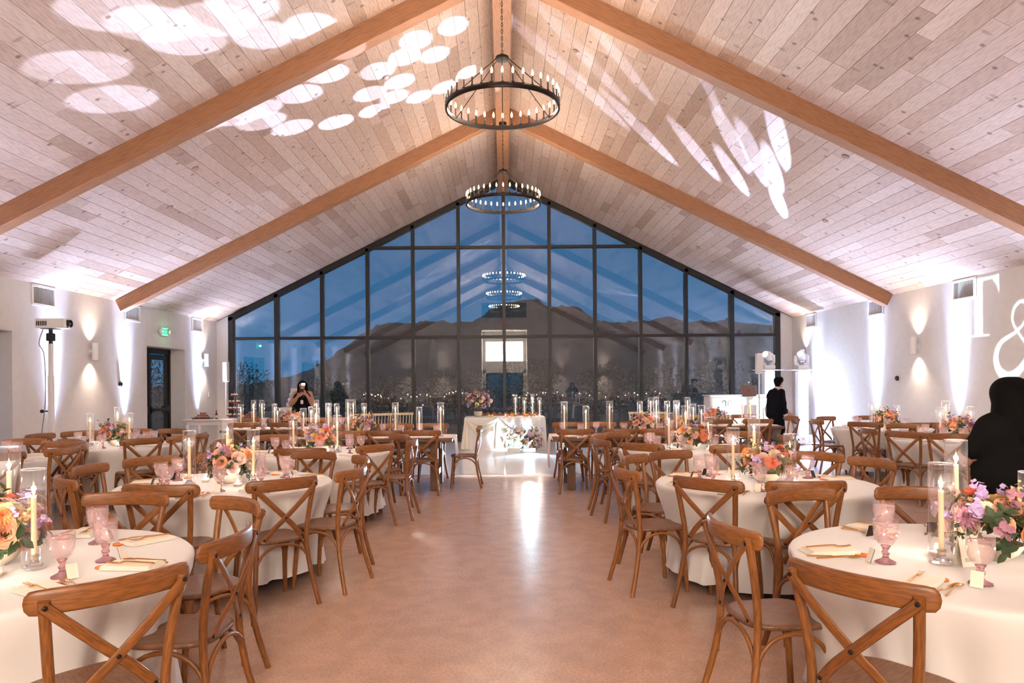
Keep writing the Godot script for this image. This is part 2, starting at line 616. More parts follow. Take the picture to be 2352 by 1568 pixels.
func boards(deck: Node, s: float) -> void:
	# whitewashed oak boards running along the hall, each a thin plank of its own
	rng.seed = 77 if s < 0 else 91
	var wide := 0.1905
	var rows := int(HALF * sqrt(1 + SLOPE * SLOPE) / wide) + 1
	var ang := atan(SLOPE)
	var meshes := {}
	for l in [1.2, 1.8, 2.4]:
		meshes[l] = box_mesh(Vector3(wide - 0.0035, 0.014, l - 0.003), 0.0015)
	var all := []
	for r in rows:
		var z: float = BACK - rng.randf() * 0.1
		z += rng.randf() * 1.2
		while z > -GLASS + 0.13:
			var l: float = [1.2, 1.8, 1.8, 2.4][rng.randi() % 4]
			if z - l < -GLASS + 0.11:
				l = 1.8 if z - 1.8 >= -GLASS + 0.11 else 1.2
				if z - l < -GLASS + 0.11:
					z = -GLASS + 0.11 + l      # the last board butts against the window frame
			var zc := z - l / 2
			var t := (r + 0.5) * wide
			var x := s * t * cos(ang)
			var y := RIDGE - t * sin(ang) + rng.randf() * 0.002
			var tone: int = [0, 1, 2, 5, 0, 1, 2, 5, 0, 1, 3, 3, 4][rng.randi() % 13]
			if absf(x) < HALF + 0.05:
				var seen := absf(x) < 0.75 * (-zc + 0.9) and (y - 1.53) < 0.56 * (-zc + 0.9)
				all.append([(0.0 if seen else 1000.0) - zc, Transform3D(Basis(Vector3.BACK, -s * ang), Vector3(x, y, zc)), l, tone])
			z -= l
	all.sort_custom(func(a, b): return a[0] < b[0])
	var g := Shape.new()
	g.use_col = true
	for i in all.size():
		var a: Array = all[i]
		if i < 300:
			part("plank", meshes[a[2]], M["board_%d" % a[3]], deck, a[1])
		else:
			g.tint = M["board_%d" % a[3]].albedo_color.srgb_to_linear()
			g.soft_box(a[1].origin, Vector3(wide - 0.0035, 0.014, a[2] - 0.003), 0.0015, a[1].basis)
	var rest := part("plank", g.done(), M.board_rest, deck)
	rest.set_meta("kind", "stuff")

func window_wall() -> void:
	var w := Node3D.new()
	w.name = "window_1"
	add_child(w)
	w.set_meta("kind", "structure")
	var bay := 1.208
	var z := -GLASS
	var top := func(x: float) -> float: return RIDGE - 0.02 - SLOPE * absf(x)
	var lower := 2.77
	var upper := 5.15
	for k in range(-6, 7):
		var x := k * bay
		var g := Shape.new()
		var wd := 0.085
		if absi(k) == 6: wd = 0.13
		elif absi(k) == 5: wd = 0.11
		var y1: float = top.call(x) - 0.05
		g.soft_box(Vector3(x, y1 / 2, z), Vector3(wd, y1, 0.20), 0.004)
		part("mullion", g.done(), M.black_metal, w)
	for k in range(-6, 6):
		var x0 := k * bay + 0.04
		var x1 := (k + 1) * bay - 0.04
		var levels := [[0.12, lower - 0.035]]
		var g := Shape.new()
		g.soft_box(Vector3((x0 + x1) / 2, lower, z), Vector3(x1 - x0, 0.075, 0.14), 0.003)
		part("transom", g.done(), M.black_metal, w)
		g = Shape.new()
		g.soft_box(Vector3((x0 + x1) / 2, 0.06, z), Vector3(x1 - x0, 0.12, 0.16), 0.003)
		part("sill", g.done(), M.black_metal, w)
		var inner: float = minf(absf(x0), absf(x1))
		if top.call(inner) - 0.1 > upper + 0.3:
			g = Shape.new()
			g.soft_box(Vector3((x0 + x1) / 2, upper, z), Vector3(x1 - x0, 0.075, 0.14), 0.003)
			part("transom", g.done(), M.black_metal, w)
			levels.append([lower + 0.035, upper - 0.035])
			levels.append([upper + 0.035, 99.0])
		else:
			levels.append([lower + 0.035, 99.0])
		for lv in levels:
			var a: float = minf(lv[1], top.call(x0) - 0.09)
			var b: float = minf(lv[1], top.call(x1) - 0.09)
			var poly := PackedVector2Array([Vector2(x0, lv[0]), Vector2(x1, lv[0]), Vector2(x1, b), Vector2(x0, a)])
			if a < lv[0] + 0.02 or b < lv[0] + 0.02:
				# the roof cuts the bay: a triangle
				var t: float = (lv[0] - a) / (b - a)
				var xc := lerpf(x0, x1, t)
				poly = PackedVector2Array([Vector2(xc, lv[0]), Vector2(x1, lv[0]), Vector2(x1, b)]) if b > a else PackedVector2Array([Vector2(x0, lv[0]), Vector2(xc, lv[0]), Vector2(x0, a)])
			g = Shape.new()
			g.prism(poly, z + 0.006, z + 0.012)      # double glazing: two sheets
			g.prism(poly, z - 0.012, z - 0.006)
			part("pane", g.done(), M.window_glass, w)
	for s in [-1.0, 1.0]:
		var g := Shape.new()
		g.prism(PackedVector2Array([Vector2(0, top.call(0.0)), Vector2(s * 7.31, top.call(7.31)), Vector2(s * 7.31, top.call(7.31) - 0.14), Vector2(0, top.call(0.0) - 0.14)]), z - 0.1, z + 0.1)
		part("head_frame", g.done(), M.black_metal, w)

func glass_door() -> void:
	var d := Node3D.new()
	d.name = "door_1"
	add_child(d)
	d.set_meta("kind", "structure")
	var x := -HALF - 0.40
	var g := Shape.new()
	g.box(Vector3(x, 2.33, -16.165), Vector3(0.12, 0.12, 1.81))
	for z in [15.30, 16.03, 17.03]:
		g.box(Vector3(x, 1.17, -z), Vector3(0.12, 2.34, 0.07))
	part("door_frame", g.done(), M.black_metal, d)
	for r in [[15.335, 15.995], [16.065, 16.995]]:
		g = Shape.new()
		var zc: float = -(r[0] + r[1]) / 2
		var wd: float = r[1] - r[0]
		for k in [-1.0, 1.0]:
			g.soft_box(Vector3(x, 1.15, zc + k * (wd / 2 - 0.06)), Vector3(0.06, 2.2, 0.12), 0.004)
		g.soft_box(Vector3(x, 0.14, zc), Vector3(0.06, 0.2, wd - 0.24), 0.004)
		g.soft_box(Vector3(x, 2.19, zc), Vector3(0.06, 0.12, wd - 0.24), 0.004)
		var leaf := part("door_leaf", g.done(), M.black_metal, d)
		g = Shape.new()
		g.box(Vector3(x, 1.18, zc), Vector3(0.012, 1.9, wd - 0.23))
		part("pane", g.done(), M.window_glass, leaf)
		g = Shape.new()
		g.soft_box(Vector3(x + 0.08, 0.98, zc), Vector3(0.045, 0.06, wd - 0.1), 0.01)
		for k in [-1.0, 1.0]:
			g.soft_box(Vector3(x + 0.05, 0.98, zc + k * (wd / 2 - 0.08)), Vector3(0.05, 0.16, 0.07), 0.008)
		part("push_bar", g.done(), M.black_plastic, leaf)

# ------------------------------------------------------------------ outside
func outside() -> void:
	var g := Shape.new()
	g.box(Vector3(0, -0.45, -700), Vector3(2600, 0.5, 1352))
	struct("ground", g.done(), M.desert_soil)
	g = Shape.new()
	g.box(Vector3(0, -0.45, 60), Vector3(400, 0.5, 106))
	struct("ground", g.done(), M.desert_soil)
	# the mountain: a height field whose crest follows the skyline, 1.2 km away
	var crest := [Vector2(-459, 23), Vector2(-399, 45), Vector2(-372, 68), Vector2(-321, 118), Vector2(-289, 137), Vector2(-264, 145), Vector2(-237, 140), Vector2(-209, 143), Vector2(-176, 146), Vector2(-132, 147), Vector2(-91, 144), Vector2(-57, 146), Vector2(-29, 172), Vector2(-17, 180), Vector2(6, 190), Vector2(59, 197), Vector2(81, 191), Vector2(107, 176), Vector2(131, 175), Vector2(157, 179), Vector2(173, 177), Vector2(191, 159), Vector2(226, 143), Vector2(259, 137), Vector2(281, 142), Vector2(313, 143), Vector2(351, 147), Vector2(380, 153), Vector2(396, 147), Vector2(411, 140), Vector2(512, 139), Vector2(626, 130), Vector2(791, 104), Vector2(991, 43)]
	var fn := FastNoiseLite.new()
	fn.seed = 4
	fn.frequency = 0.012
	fn.fractal_octaves = 6
	fn.fractal_type = FastNoiseLite.FRACTAL_RIDGED
	var fine := FastNoiseLite.new()
	fine.seed = 9
	fine.frequency = 0.05
	fine.fractal_octaves = 4
	var rows := []
	var shades := []
	for j in 40:
		var row := PackedVector3Array()
		var t := j / 39.0
		for i in 221:
			var x := -459.0 + 1440.0 * i / 220.0
			var h := 0.0
			for k in crest.size() - 1:
				if x >= crest[k].x and x <= crest[k + 1].x:
					h = lerpf(crest[k].y, crest[k + 1].y, (x - crest[k].x) / (crest[k + 1].x - crest[k].x))
			h *= 1200.0 / 1640.0
			x *= 1200.0 / 1640.0
			var dist := 620.0 + 760.0 * t
			var up: float = pow(minf(t / 0.76, 1.0), 1.25) if t < 0.76 else 1.0 - (t - 0.76) * 2.2
			var rough: float = fn.get_noise_2d(x * 0.9, dist * 0.5) * 15.0 + fine.get_noise_2d(x, dist) * 4.0
			var y: float = h * up + rough * up * (0.35 if absf(t - 0.76) < 0.02 else 1.0) * clampf(h / 50.0, 0.0, 1.0) - 1.0
			row.append(Vector3(x * (0.55 + 0.45 * dist / 1200.0), y, -dist))
		rows.append(row)
	g = Shape.new()
	g.grid(rows)
	# strata: bands of darker and redder rock
	g.use_col = true
	for i in g.v.size():
		var p := g.v[i]
		var band := 0.5 + 0.5 * sin(p.y * 0.35 + fine.get_noise_2d(p.x * 0.3, p.y) * 3.0)
		g.col[i] = Color(0.16, 0.10, 0.085).lerp(Color(0.10, 0.075, 0.065), band)
	struct("mountain", g.done(), M.mountain_rock)
	trees()

func foliage_mesh(seed_: int, r: Vector3, count: int, leaf: float) -> ArrayMesh:
	rng.seed = seed_
	var g := Shape.new()
	for i in count:
		var d := Vector3(rng.randfn(), rng.randfn(), rng.randfn()).normalized()
		var p := d * r * pow(rng.randf(), 0.4)
		var a := Vector3(rng.randfn(), rng.randfn(), rng.randfn()).normalized()
		var b := a.cross(d).normalized()
		var s := leaf * rng.randf_range(0.6, 1.3)
		g.quad(p - a * s, p + b * s * 0.5, p + a * s, p - b * s * 0.5)
	return g.done()

func trees() -> void:
	var spots := [[-15.0, 29, 3.4, 3.4], [-11.4, 30, 2.9, 3.0], [-19.0, 33, 3.6, 3.4], [-8.2, 33, 2.3, 2.4], [-5.2, 32, 2.2, 2.4], [-2.4, 36, 2.8, 3.2], [1.2, 34, 3.2, 3.0], [4.8, 33, 2.8, 2.6],
		[8.0, 36, 2.8, 3.2], [11.6, 38, 3.1, 3.4], [14.6, 33, 3.0, 3.0], [18.4, 36, 3.8, 3.2], [22.4, 39, 3.4, 3.4], [-24.0, 38, 3.2, 4.0]]
	for k in spots.size():
		var a: Array = spots[k]
		var t := thing("desert_tree", "dark bushy tree beyond the glass, behind the %s window bay from the left" % ["second", "third", "first", "fifth", "sixth", "fourth", "seventh", "eighth", "ninth", "tenth", "eleventh", "twelfth", "last", "very first"][k], "tree", Vector3(a[0], -0.2, -a[1]), 0, "trees beyond the window wall")
		var h: float = a[2]
		part("crown", foliage_mesh(300 + k, Vector3(a[3] * 0.62, h * 0.46, a[3] * 0.5), 2600, 0.07), M.tree_leaf, t, Transform3D(Basis(), Vector3(0, h * 0.50, 0)))
		var g := Shape.new()
		g.tube(curve([Vector3(0, -0.1, 0), Vector3(0.1, h * 0.3, 0.05), Vector3(-0.1, h * 0.6, 0)]), 0.12, 0.06, 7)
		for s in [-1.0, 1.0]:
			g.tube(curve([Vector3(0.1, h * 0.3, 0.05), Vector3(s * 0.4, h * 0.55, 0.1), Vector3(s * 0.7, h * 0.72, 0)]), 0.06, 0.03, 6)
		part("trunk", g.done(), M.tree_bark, t)
	# a saguaro, left of the middle of the window
	var c := thing("saguaro_cactus", "tall saguaro cactus standing beyond the glass against the mountain", "cactus", Vector3(-5.0, -0.2, -50))
	var g := Shape.new()
	var rows := []
	for j in 12:
		var row := PackedVector3Array()
		var y := 4.9 * j / 11.0
		var r := 0.30 * sqrt(maxf(0.02, 1.0 - pow(maxf(0.0, (y - 4.3) / 0.62), 2.0)))
		for i in 33:
			var ang := TAU * i / 32
			var rr := r * (1.0 + 0.07 * cos(ang * 16))
			row.append(Vector3(rr * cos(ang), y, -rr * sin(ang)))
		rows.append(row)
	g.grid(rows, true)
	part("stem", g.done(), M.cactus_green, c)

# ------------------------------------------------------------------ lamps and fittings
const WARM := Color(1.0, 0.89, 0.80)
const CANDLE := Color(1.0, 0.93, 0.87)
const COOL := Color(0.77, 0.83, 1.0)
const BULB_E := 0.066
const CANDLE_E := 0.048
const FOYER_E := 38.0
const PAR_E := 52.0
const SCONCE_E := 1.1
const GOBO_E := 300.0

func chandelier(dep: float, label: String) -> void:
	var c := thing("chandelier", label, "chandelier", Vector3(0, 5.0, -dep), 0.0)
	var r := 0.71
	var g := Shape.new()
	# flat hoop, taller than thick
	g.lathe([Vector2(r - 0.012, -0.03), Vector2(r + 0.012, -0.03), Vector2(r + 0.012, 0.03), Vector2(r - 0.012, 0.03), Vector2(r - 0.012, -0.03)], 72)
	part("hoop", g.done(), M.bronze, c)
	g = Shape.new()
	g.lathe([Vector2(0.0, 0.60), Vector2(0.085, 0.60), Vector2(0.09, 0.615), Vector2(0.085, 0.64), Vector2(0.03, 0.65), Vector2(0.015, 0.68), Vector2(0.0, 0.68)], 24)
	part("hub", g.done(), M.bronze, c)
	for k in 6:
		var a := TAU * (k + 0.5) / 6
		g = Shape.new()
		g.tube([Vector3(0.07 * cos(a), 0.62, 0.07 * sin(a)), Vector3((r - 0.005) * cos(a), 0.0, (r - 0.005) * sin(a))], 0.0055, -1, 6)
		part("stay", g.done(), M.bronze, c)
	# chain of links up to the ridge
	g = Shape.new()
	var y := 0.68
	var k := 0
	while y < 1.54:
		var ring := []
		for i in 9:
			var a := TAU * i / 8
			var p := Vector3(0.011 * cos(a), 0.027 * sin(a), 0)
			ring.append(Vector3(0, y + 0.024, 0) + (p if k % 2 == 0 else Vector3(0, p.y, p.x)))
		g.tube(ring, 0.0035, -1, 5, 1.0, Vector3(0.3, 0.2, 0.9), false)
		y += 0.043
		k += 1
	part("chain", g.done(), M.bronze, c)
	g = Shape.new()
	g.lathe([Vector2(0, 1.50), Vector2(0.07, 1.52), Vector2(0.075, 1.558), Vector2(0, 1.558)], 20)
	part("canopy", g.done(), M.bronze, c)
	var sleeve := Shape.new()
	sleeve.lathe([Vector2(0.0, 0.03), Vector2(0.016, 0.03), Vector2(0.018, 0.04), Vector2(0.010, 0.045), Vector2(0.010, 0.135), Vector2(0.0, 0.135)], 10)
	var sm := sleeve.done()
	var bulb := Shape.new()
	bulb.lathe([Vector2(0.006, 0.135), Vector2(0.015, 0.16), Vector2(0.012, 0.188), Vector2(0.0, 0.218)], 6)
	var bm := bulb.done()
	for i in 36:
		var a := TAU * i / 36
		var t := Transform3D(Basis(), Vector3(r * cos(a), 0, r * sin(a)))
		part("candle_sleeve", sm, M.bronze, c, t)
		part("bulb", bm, M.bulb_glow, c, t)
		if i % 2 == 0:      # one light for two neighbouring bulbs
			omni(t.origin + Vector3(0, 0.17, 0), WARM, BULB_E * 2.0, 0.02, c)

func sconce(x: float, y: float, dep: float, label: String) -> void:
	# a white can that throws light up and down the wall; x is the wall face it sits on
	var rear := absf(x) < HALF - 0.1
	var inward := Vector3(0, 0, -1) if rear else Vector3(-signf(x), 0, 0)
	var o := thing("wall_sconce", label, "sconce", Vector3(x, y, -dep), 0.0, "up and down wall sconces" if label == "" else "")
	var c := inward * 0.11
	var g := Shape.new()
	g.lathe([Vector2(0.046, -0.155), Vector2(0.052, -0.16), Vector2(0.056, -0.155), Vector2(0.056, 0.155), Vector2(0.052, 0.16), Vector2(0.046, 0.155), Vector2(0.046, -0.155)], 28, c)
	part("shade", g.done(), M.white_paint, o)
	g = Shape.new()
	g.soft_box(inward * 0.03, Vector3(0.06, 0.05, 0.06), 0.004)
	g.soft_box(inward * 0.007, Vector3(0.014, 0.12, 0.10) if not rear else Vector3(0.10, 0.12, 0.014), 0.003)
	part("bracket", g.done(), M.white_paint, o)
	for s in [-1.0, 1.0]:
		g = Shape.new()
		g.lathe([Vector2(0.0, s * 0.10), Vector2(0.046, s * 0.10), Vector2(0.046, s * 0.104), Vector2(0.0, s * 0.104)], 16, c)
		part("lamp", g.done(), M.sconce_glow, o)
		spot(c + Vector3(0, s * 0.112, 0), c + Vector3(0, s * 1.0, 0) - inward * 0.03, WARM, SCONCE_E * (3.0 if rear else 1.0), 50.0, 1.0, 0.035, o)

func uplight(side: float, dep: float, label: String) -> void:
	var o := thing("floor_uplight", label, "uplight", Vector3(side * (HALF - 0.22), 0, -dep), 0.0)
	var g := Shape.new()
	g.soft_box(Vector3(0, 0.018, 0), Vector3(0.20, 0.03, 0.16), 0.006)
	part("base", g.done(), M.white_paint, o)
	var b := Basis(Vector3.BACK, -side * deg_to_rad(3.5))
	var t := Transform3D(b, Vector3(0, 0.03, 0))
	g = Shape.new()
	g.lathe([Vector2(0.0, 0.0), Vector2(0.085, 0.0), Vector2(0.09, 0.01), Vector2(0.09, 0.19), Vector2(0.082, 0.19), Vector2(0.08, 0.165)], 24)
	part("can", g.done(t), M.white_paint, o)
	g = Shape.new()
	g.lathe([Vector2(0.0, 0.160), Vector2(0.08, 0.160), Vector2(0.08, 0.164), Vector2(0.0, 0.164)], 20)
	part("lens", g.done(t), M.par_glow, o)
	spot(t * Vector3(0, 0.172, 0), t * Vector3(0, 3.0, 0), COOL, PAR_E, 11.0, 1.0, 0.06, o)
	spot(t * Vector3(0, 0.174, 0), t * Vector3(-side * 1.1, 3.0, 0), COOL, PAR_E * 0.38, 35.0, 1.0, 0.06, o)

func vent(side: float, d0: float, d1: float, label: String) -> void:
	var x := side * (HALF - 0.012)
	var o := thing("air_vent", label, "vent", Vector3(x, 3.03, -(d0 + d1) / 2))
	var w := d1 - d0
	var g := Shape.new()
	for s in [-1.0, 1.0]:
		g.soft_box(Vector3(0, s * 0.155, 0), Vector3(0.024, 0.045, w), 0.006)
		g.soft_box(Vector3(0, 0, s * (w / 2 - 0.022)), Vector3(0.024, 0.27, 0.045), 0.006)
	part("frame", g.done(), M.white_paint, o)
	g = Shape.new()
	g.box(Vector3(side * 0.009, 0, 0), Vector3(0.004, 0.28, w - 0.08))
	part("backing", g.done(), M.duct_dark, o)
	var n := 16
	var slat := box_mesh(Vector3(0.016, 0.27, 0.006), 0.0)
	for i in n:
		part("slat", slat, M.white_paint, o, Transform3D(Basis(Vector3.UP, 0.6 * side), Vector3(0, 0, -(w - 0.1) / 2 + (w - 0.1) * (i + 0.5) / n)))

func text_mesh(s: String, size: float, depth: float, bold := true, face := "Droid Sans") -> TextMesh:
	var t := TextMesh.new()
	var f := SystemFont.new()
	f.font_names = PackedStringArray([face])
	f.font_weight = 700 if bold else 400
	t.font = f
	t.text = s
	t.font_size = 64
	t.pixel_size = size / 64.0
	t.depth = depth
	return t

func exit_sign(at: Vector3, turn: float, label: String, lit: Material) -> void:
	var o := thing("exit_sign", label, "exit sign", at, turn)
	part("housing", box_mesh(Vector3(0.30, 0.19, 0.03), 0.006), M.white_paint, o)
	part("face", box_mesh(Vector3(0.27, 0.16, 0.006), 0.0), lit, o, Transform3D(Basis(), Vector3(0, 0, 0.018)))
	part("lettering", text_mesh("EXIT", 0.15, 0.004), M.exit_letters if lit == M.exit_green else M.acrylic_white, o, Transform3D(Basis(), Vector3(0, 0, 0.024)))
	omni(Vector3(0, 0, 0.10), lit.emission, 0.02, 0.03, o)
	for s in [-1.0, 1.0]:
		var g := Shape.new()
		g.lathe([Vector2(0.0, 0.0), Vector2(0.045, 0.0), Vector2(0.055, 0.05), Vector2(0.0, 0.055)], 14)
		part("emergency_lamp", g.done(Transform3D(Basis(Vector3.RIGHT, PI / 2), Vector3(s * 0.22, 0.0, 0.0))), M.white_paint, o)

func moving_head(at: Vector3, aim: Vector3, label: String, beams: Array, spread: float) -> void:
	var o := thing("moving_head_light", label, "stage light", at)
	var g := Shape.new()
	g.soft_box(Vector3(0, 0.05, 0), Vector3(0.26, 0.10, 0.24), 0.012)
	part("base", g.done(), M.white_paint, o)
	var d := (aim - at - Vector3(0, 0.32, 0)).normalized()
	var flat := Vector3(d.x, 0, d.z).normalized()
	var side := flat.cross(Vector3.UP)
	g = Shape.new()
	for s in [-1.0, 1.0]:
		g.tube(curve([side * s * 0.06 + Vector3(0, 0.11, 0), side * s * 0.135 + Vector3(0, 0.15, 0), side * s * 0.14 + Vector3(0, 0.34, 0)]), 0.045, 0.038, 10, 0.5, side)
	part("yoke", g.done(), M.white_paint, o)
	var b := Basis(d.cross(side).normalized() * -1.0, d, side).orthonormalized()
	if b.determinant() < 0: b.x = -b.x
	g = Shape.new()
	g.lathe([Vector2(0.0, -0.15), Vector2(0.07, -0.14), Vector2(0.10, -0.08), Vector2(0.105, 0.04), Vector2(0.085, 0.13), Vector2(0.075, 0.15), Vector2(0.068, 0.13)], 24)
	part("head", g.done(Transform3D(b, Vector3(0, 0.32, 0))), M.white_paint, o)
	g = Shape.new()
	g.lathe([Vector2(0.0, 0.135), Vector2(0.068, 0.132), Vector2(0.068, 0.128), Vector2(0.0, 0.126)], 20)
	part("lens", g.done(Transform3D(b, Vector3(0, 0.32, 0))), M.head_glow, o)
	# a prism splits its gobo into many narrow beams
	var from := Vector3(0, 0.32, 0) + d * 0.17
	for q in beams:
		var p := Vector3(q[0], RIDGE - SLOPE * absf(q[0]), q[1]) - at
		spot(from, p, COOL, GOBO_E * (q[2] if q.size() > 2 else 1.0), q[3] if q.size() > 3 else spread, 0.12, 0.02, o)

func totem(at: Vector3, h: float, label: String) -> void:
	# a truss tower in a white stretch cover lit from inside, with a base plate and a top plate
	var o := thing("light_totem", label, "lighting totem", at)
	part("base_plate", box_mesh(Vector3(0.62, 0.035, 0.5), 0.006, Vector3(0, 0.018, 0)), M.white_paint, o)
	var g := Shape.new()
	g.soft_box(Vector3(0, 0.035 + (h - 0.05) / 2, 0), Vector3(0.24, h - 0.06, 0.24), 0.02)
	part("cover", g.done(), M.white_paint, o)
	# the lit front of the cover leans a little where the fabric is pulled
	g = Shape.new()
	g.prism(PackedVector2Array([Vector2(-0.02, 0.25), Vector2(0.07, 0.25), Vector2(0.0, h - 0.05), Vector2(-0.11, h - 0.05)]), 0.12, 0.126)
	part("tube_lamp", g.done(), M.tube_glow, o)
	for k in 3:
		omni(Vector3(-0.02, 0.5 + k * (h - 0.8) / 2, 0.22), COOL, 0.3, 0.06, o)
	part("top_plate", box_mesh(Vector3(0.62, 0.02, 0.42), 0.004, Vector3(0, h, 0)), M.white_paint, o)

func column_speaker(at: Vector3, y0: float, h: float, label: String, lean := 0.0) -> void:
	var o := thing("column_speaker", label, "speaker", at)
	var g := Shape.new()
	g.soft_box(Vector3(0, y0 + h / 2, 0), Vector3(0.13, h, 0.15), 0.015)
	part("cabinet", g.done(), M.white_paint, o)
	g = Shape.new()
	g.soft_box(Vector3(0, y0 + h / 2, 0.077), Vector3(0.11, h - 0.04, 0.008), 0.003)
	part("grille", g.done(), M.plaster, o)
	g = Shape.new()
	g.tube([Vector3(0, 0.05, 0), Vector3(0, y0 + 0.01, 0)], 0.017, -1, 10)
	part("pole", g.done(), M.white_paint, o)
	g = Shape.new()
	g.lathe([Vector2(0, 0), Vector2(0.2, 0), Vector2(0.2, 0.012), Vector2(0.03, 0.03), Vector2(0.024, 0.08), Vector2(0, 0.08)], 24)
	part("base_plate", g.done(), M.white_paint, o)

func projector_stand() -> void:
	var at := Vector3(-7.05, 0, -11.1)
	var o := thing("crank_stand", "tall white crank stand holding the projector at the left wall", "stand", at)
	var g := Shape.new()
	g.soft_box(Vector3(0, 0.95, 0), Vector3(0.07, 1.5, 0.07), 0.006)
	part("mast", g.done(), M.white_paint, o)
	g = Shape.new()
	g.soft_box(Vector3(0.0, 1.75, 0), Vector3(0.055, 0.9, 0.055), 0.006)
	part("inner_mast", g.done(), M.white_paint, o)
	g = Shape.new()
	g.tube([Vector3(0, 2.18, 0), Vector3(0, 2.42, 0)], 0.028, -1, 12)
	g.soft_box(Vector3(0, 2.30, 0), Vector3(0.10, 0.12, 0.09), 0.01)
	g.soft_box(Vector3(0, 2.43, 0), Vector3(0.20, 0.012, 0.20), 0.003)
	part("ball_head", g.done(), M.black_metal, o)
	g = Shape.new()
	g.tube([Vector3(-0.02, 1.15, 0.0), Vector3(-0.12, 1.15, 0.02)], 0.012, -1, 8)
	g.ball(Vector3(-0.13, 1.15, 0.02), Vector3(0.03, 0.03, 0.03))
	part("crank", g.done(), M.black_metal, o)
	g = Shape.new()
	g.tube(curve([Vector3(-0.10, 2.44, 0.02), Vector3(-0.15, 2.2, 0.05), Vector3(-0.07, 2.0, 0.05), Vector3(-0.06, 1.3, 0.05), Vector3(-0.12, 0.7, 0.06), Vector3(-0.08, 0.02, 0.1)]), 0.006, -1, 6)
	part("cable", g.done(), M.grey_plastic, o)
	for k in 3:
		g = Shape.new()
		var a := TAU * k / 3 + 0.4
		g.tube([Vector3(0.03 * cos(a), 0.32, 0.03 * sin(a)), Vector3(0.42 * cos(a), 0.02, 0.42 * sin(a))], 0.018, -1, 8)
		part("leg", g.done(), M.white_paint, o)
	# the projector: a dark box with a mask at its front whose openings are the monogram
	var p := thing("projector", "white projector on the tall crank stand aimed across the hall", "projector", at + Vector3(0.06, 2.50, 0))
	g = Shape.new()
	g.box(Vector3(0, 0.072, 0), Vector3(0.44, 0.012, 0.26))
	g.box(Vector3(0, -0.060, 0), Vector3(0.44, 0.012, 0.26))
	g.box(Vector3(0, 0.006, 0.124), Vector3(0.44, 0.12, 0.012))
	g.box(Vector3(0, 0.006, -0.124), Vector3(0.44, 0.12, 0.012))
	g.box(Vector3(-0.214, 0.006, 0), Vector3(0.012, 0.12, 0.236))
	g.box(Vector3(0.214, 0.006, 0.085), Vector3(0.012, 0.12, 0.066))
	g.box(Vector3(0.214, 0.006, -0.085), Vector3(0.012, 0.12, 0.066))
	part("casing", g.done(), M.white_paint, p)
	g = Shape.new()
	for s in [-1.0, 1.0]:
		g.box(Vector3(0.15, 0.006 + s * 0.056, 0), Vector3(0.11, 0.003, 0.114))
		g.box(Vector3(0.15, 0.006, s * 0.055), Vector3(0.11, 0.115, 0.003))
	part("light_tunnel", g.done(), M.duct_dark, p)
	g = Shape.new()
	g.lathe([Vector2(0.052, 0.0), Vector2(0.058, 0.0), Vector2(0.058, 0.035), Vector2(0.05, 0.035), Vector2(0.05, 0.0)], 24)
	part("lens_ring", g.done(Transform3D(Basis(Vector3.BACK, -PI / 2), Vector3(0.218, 0.006, 0))), M.black_plastic, p)
	for k in 6:
		part("vent_slot", box_mesh(Vector3(0.016, 0.07, 0.004), 0.0), M.duct_dark, p, Transform3D(Basis(), Vector3(-0.19 + 0.028 * k, 0.006, 0.1315)))
	var src := Vector3(0.02, 0.006, 0)
	gobo_plate(p, src, 0.205)
	var l := AreaLight3D.new()
	l.name = "lamp_light"
	l.light_color = Color(0.86, 0.97, 1.0)
	l.light_energy = PROJ_E
	l.area_size = Vector2(0.0004, 0.0004)
	l.area_normalize_energy = true
	l.area_range = 40.0
	l.shadow_enabled = true
	p.add_child(l, true)
	l.position = src
	l.rotation.y = -PI / 2

const PROJ_E := 270.0

func stroke(pts: Array, w0: float, w1: float, out: Array) -> void:
	# quads along a pen stroke whose width goes thin - thick - thin
	for i in pts.size() - 1:
		var t0 := float(i) / (pts.size() - 1)
		var t1 := float(i + 1) / (pts.size() - 1)
		var a: Vector2 = pts[i]
		var b: Vector2 = pts[i + 1]
		var n := (b - a).orthogonal().normalized()
		var ha := lerpf(w0, w1, sin(t0 * PI)) / 2
		var hb := lerpf(w0, w1, sin(t1 * PI)) / 2
		var e := (b - a) * 0.12
		out.append(PackedVector2Array([a - e + n * ha, b + e + n * hb, b + e - n * hb, a - e - n * ha]))

func bend(p: Array, per := 10) -> Array:
	var q := []
	for v in p:
		q.append(Vector3(v.x, v.y, 0))
	var r := []
	for v in curve(q, per):
		r.append(Vector2(v.x, v.y))
	return r

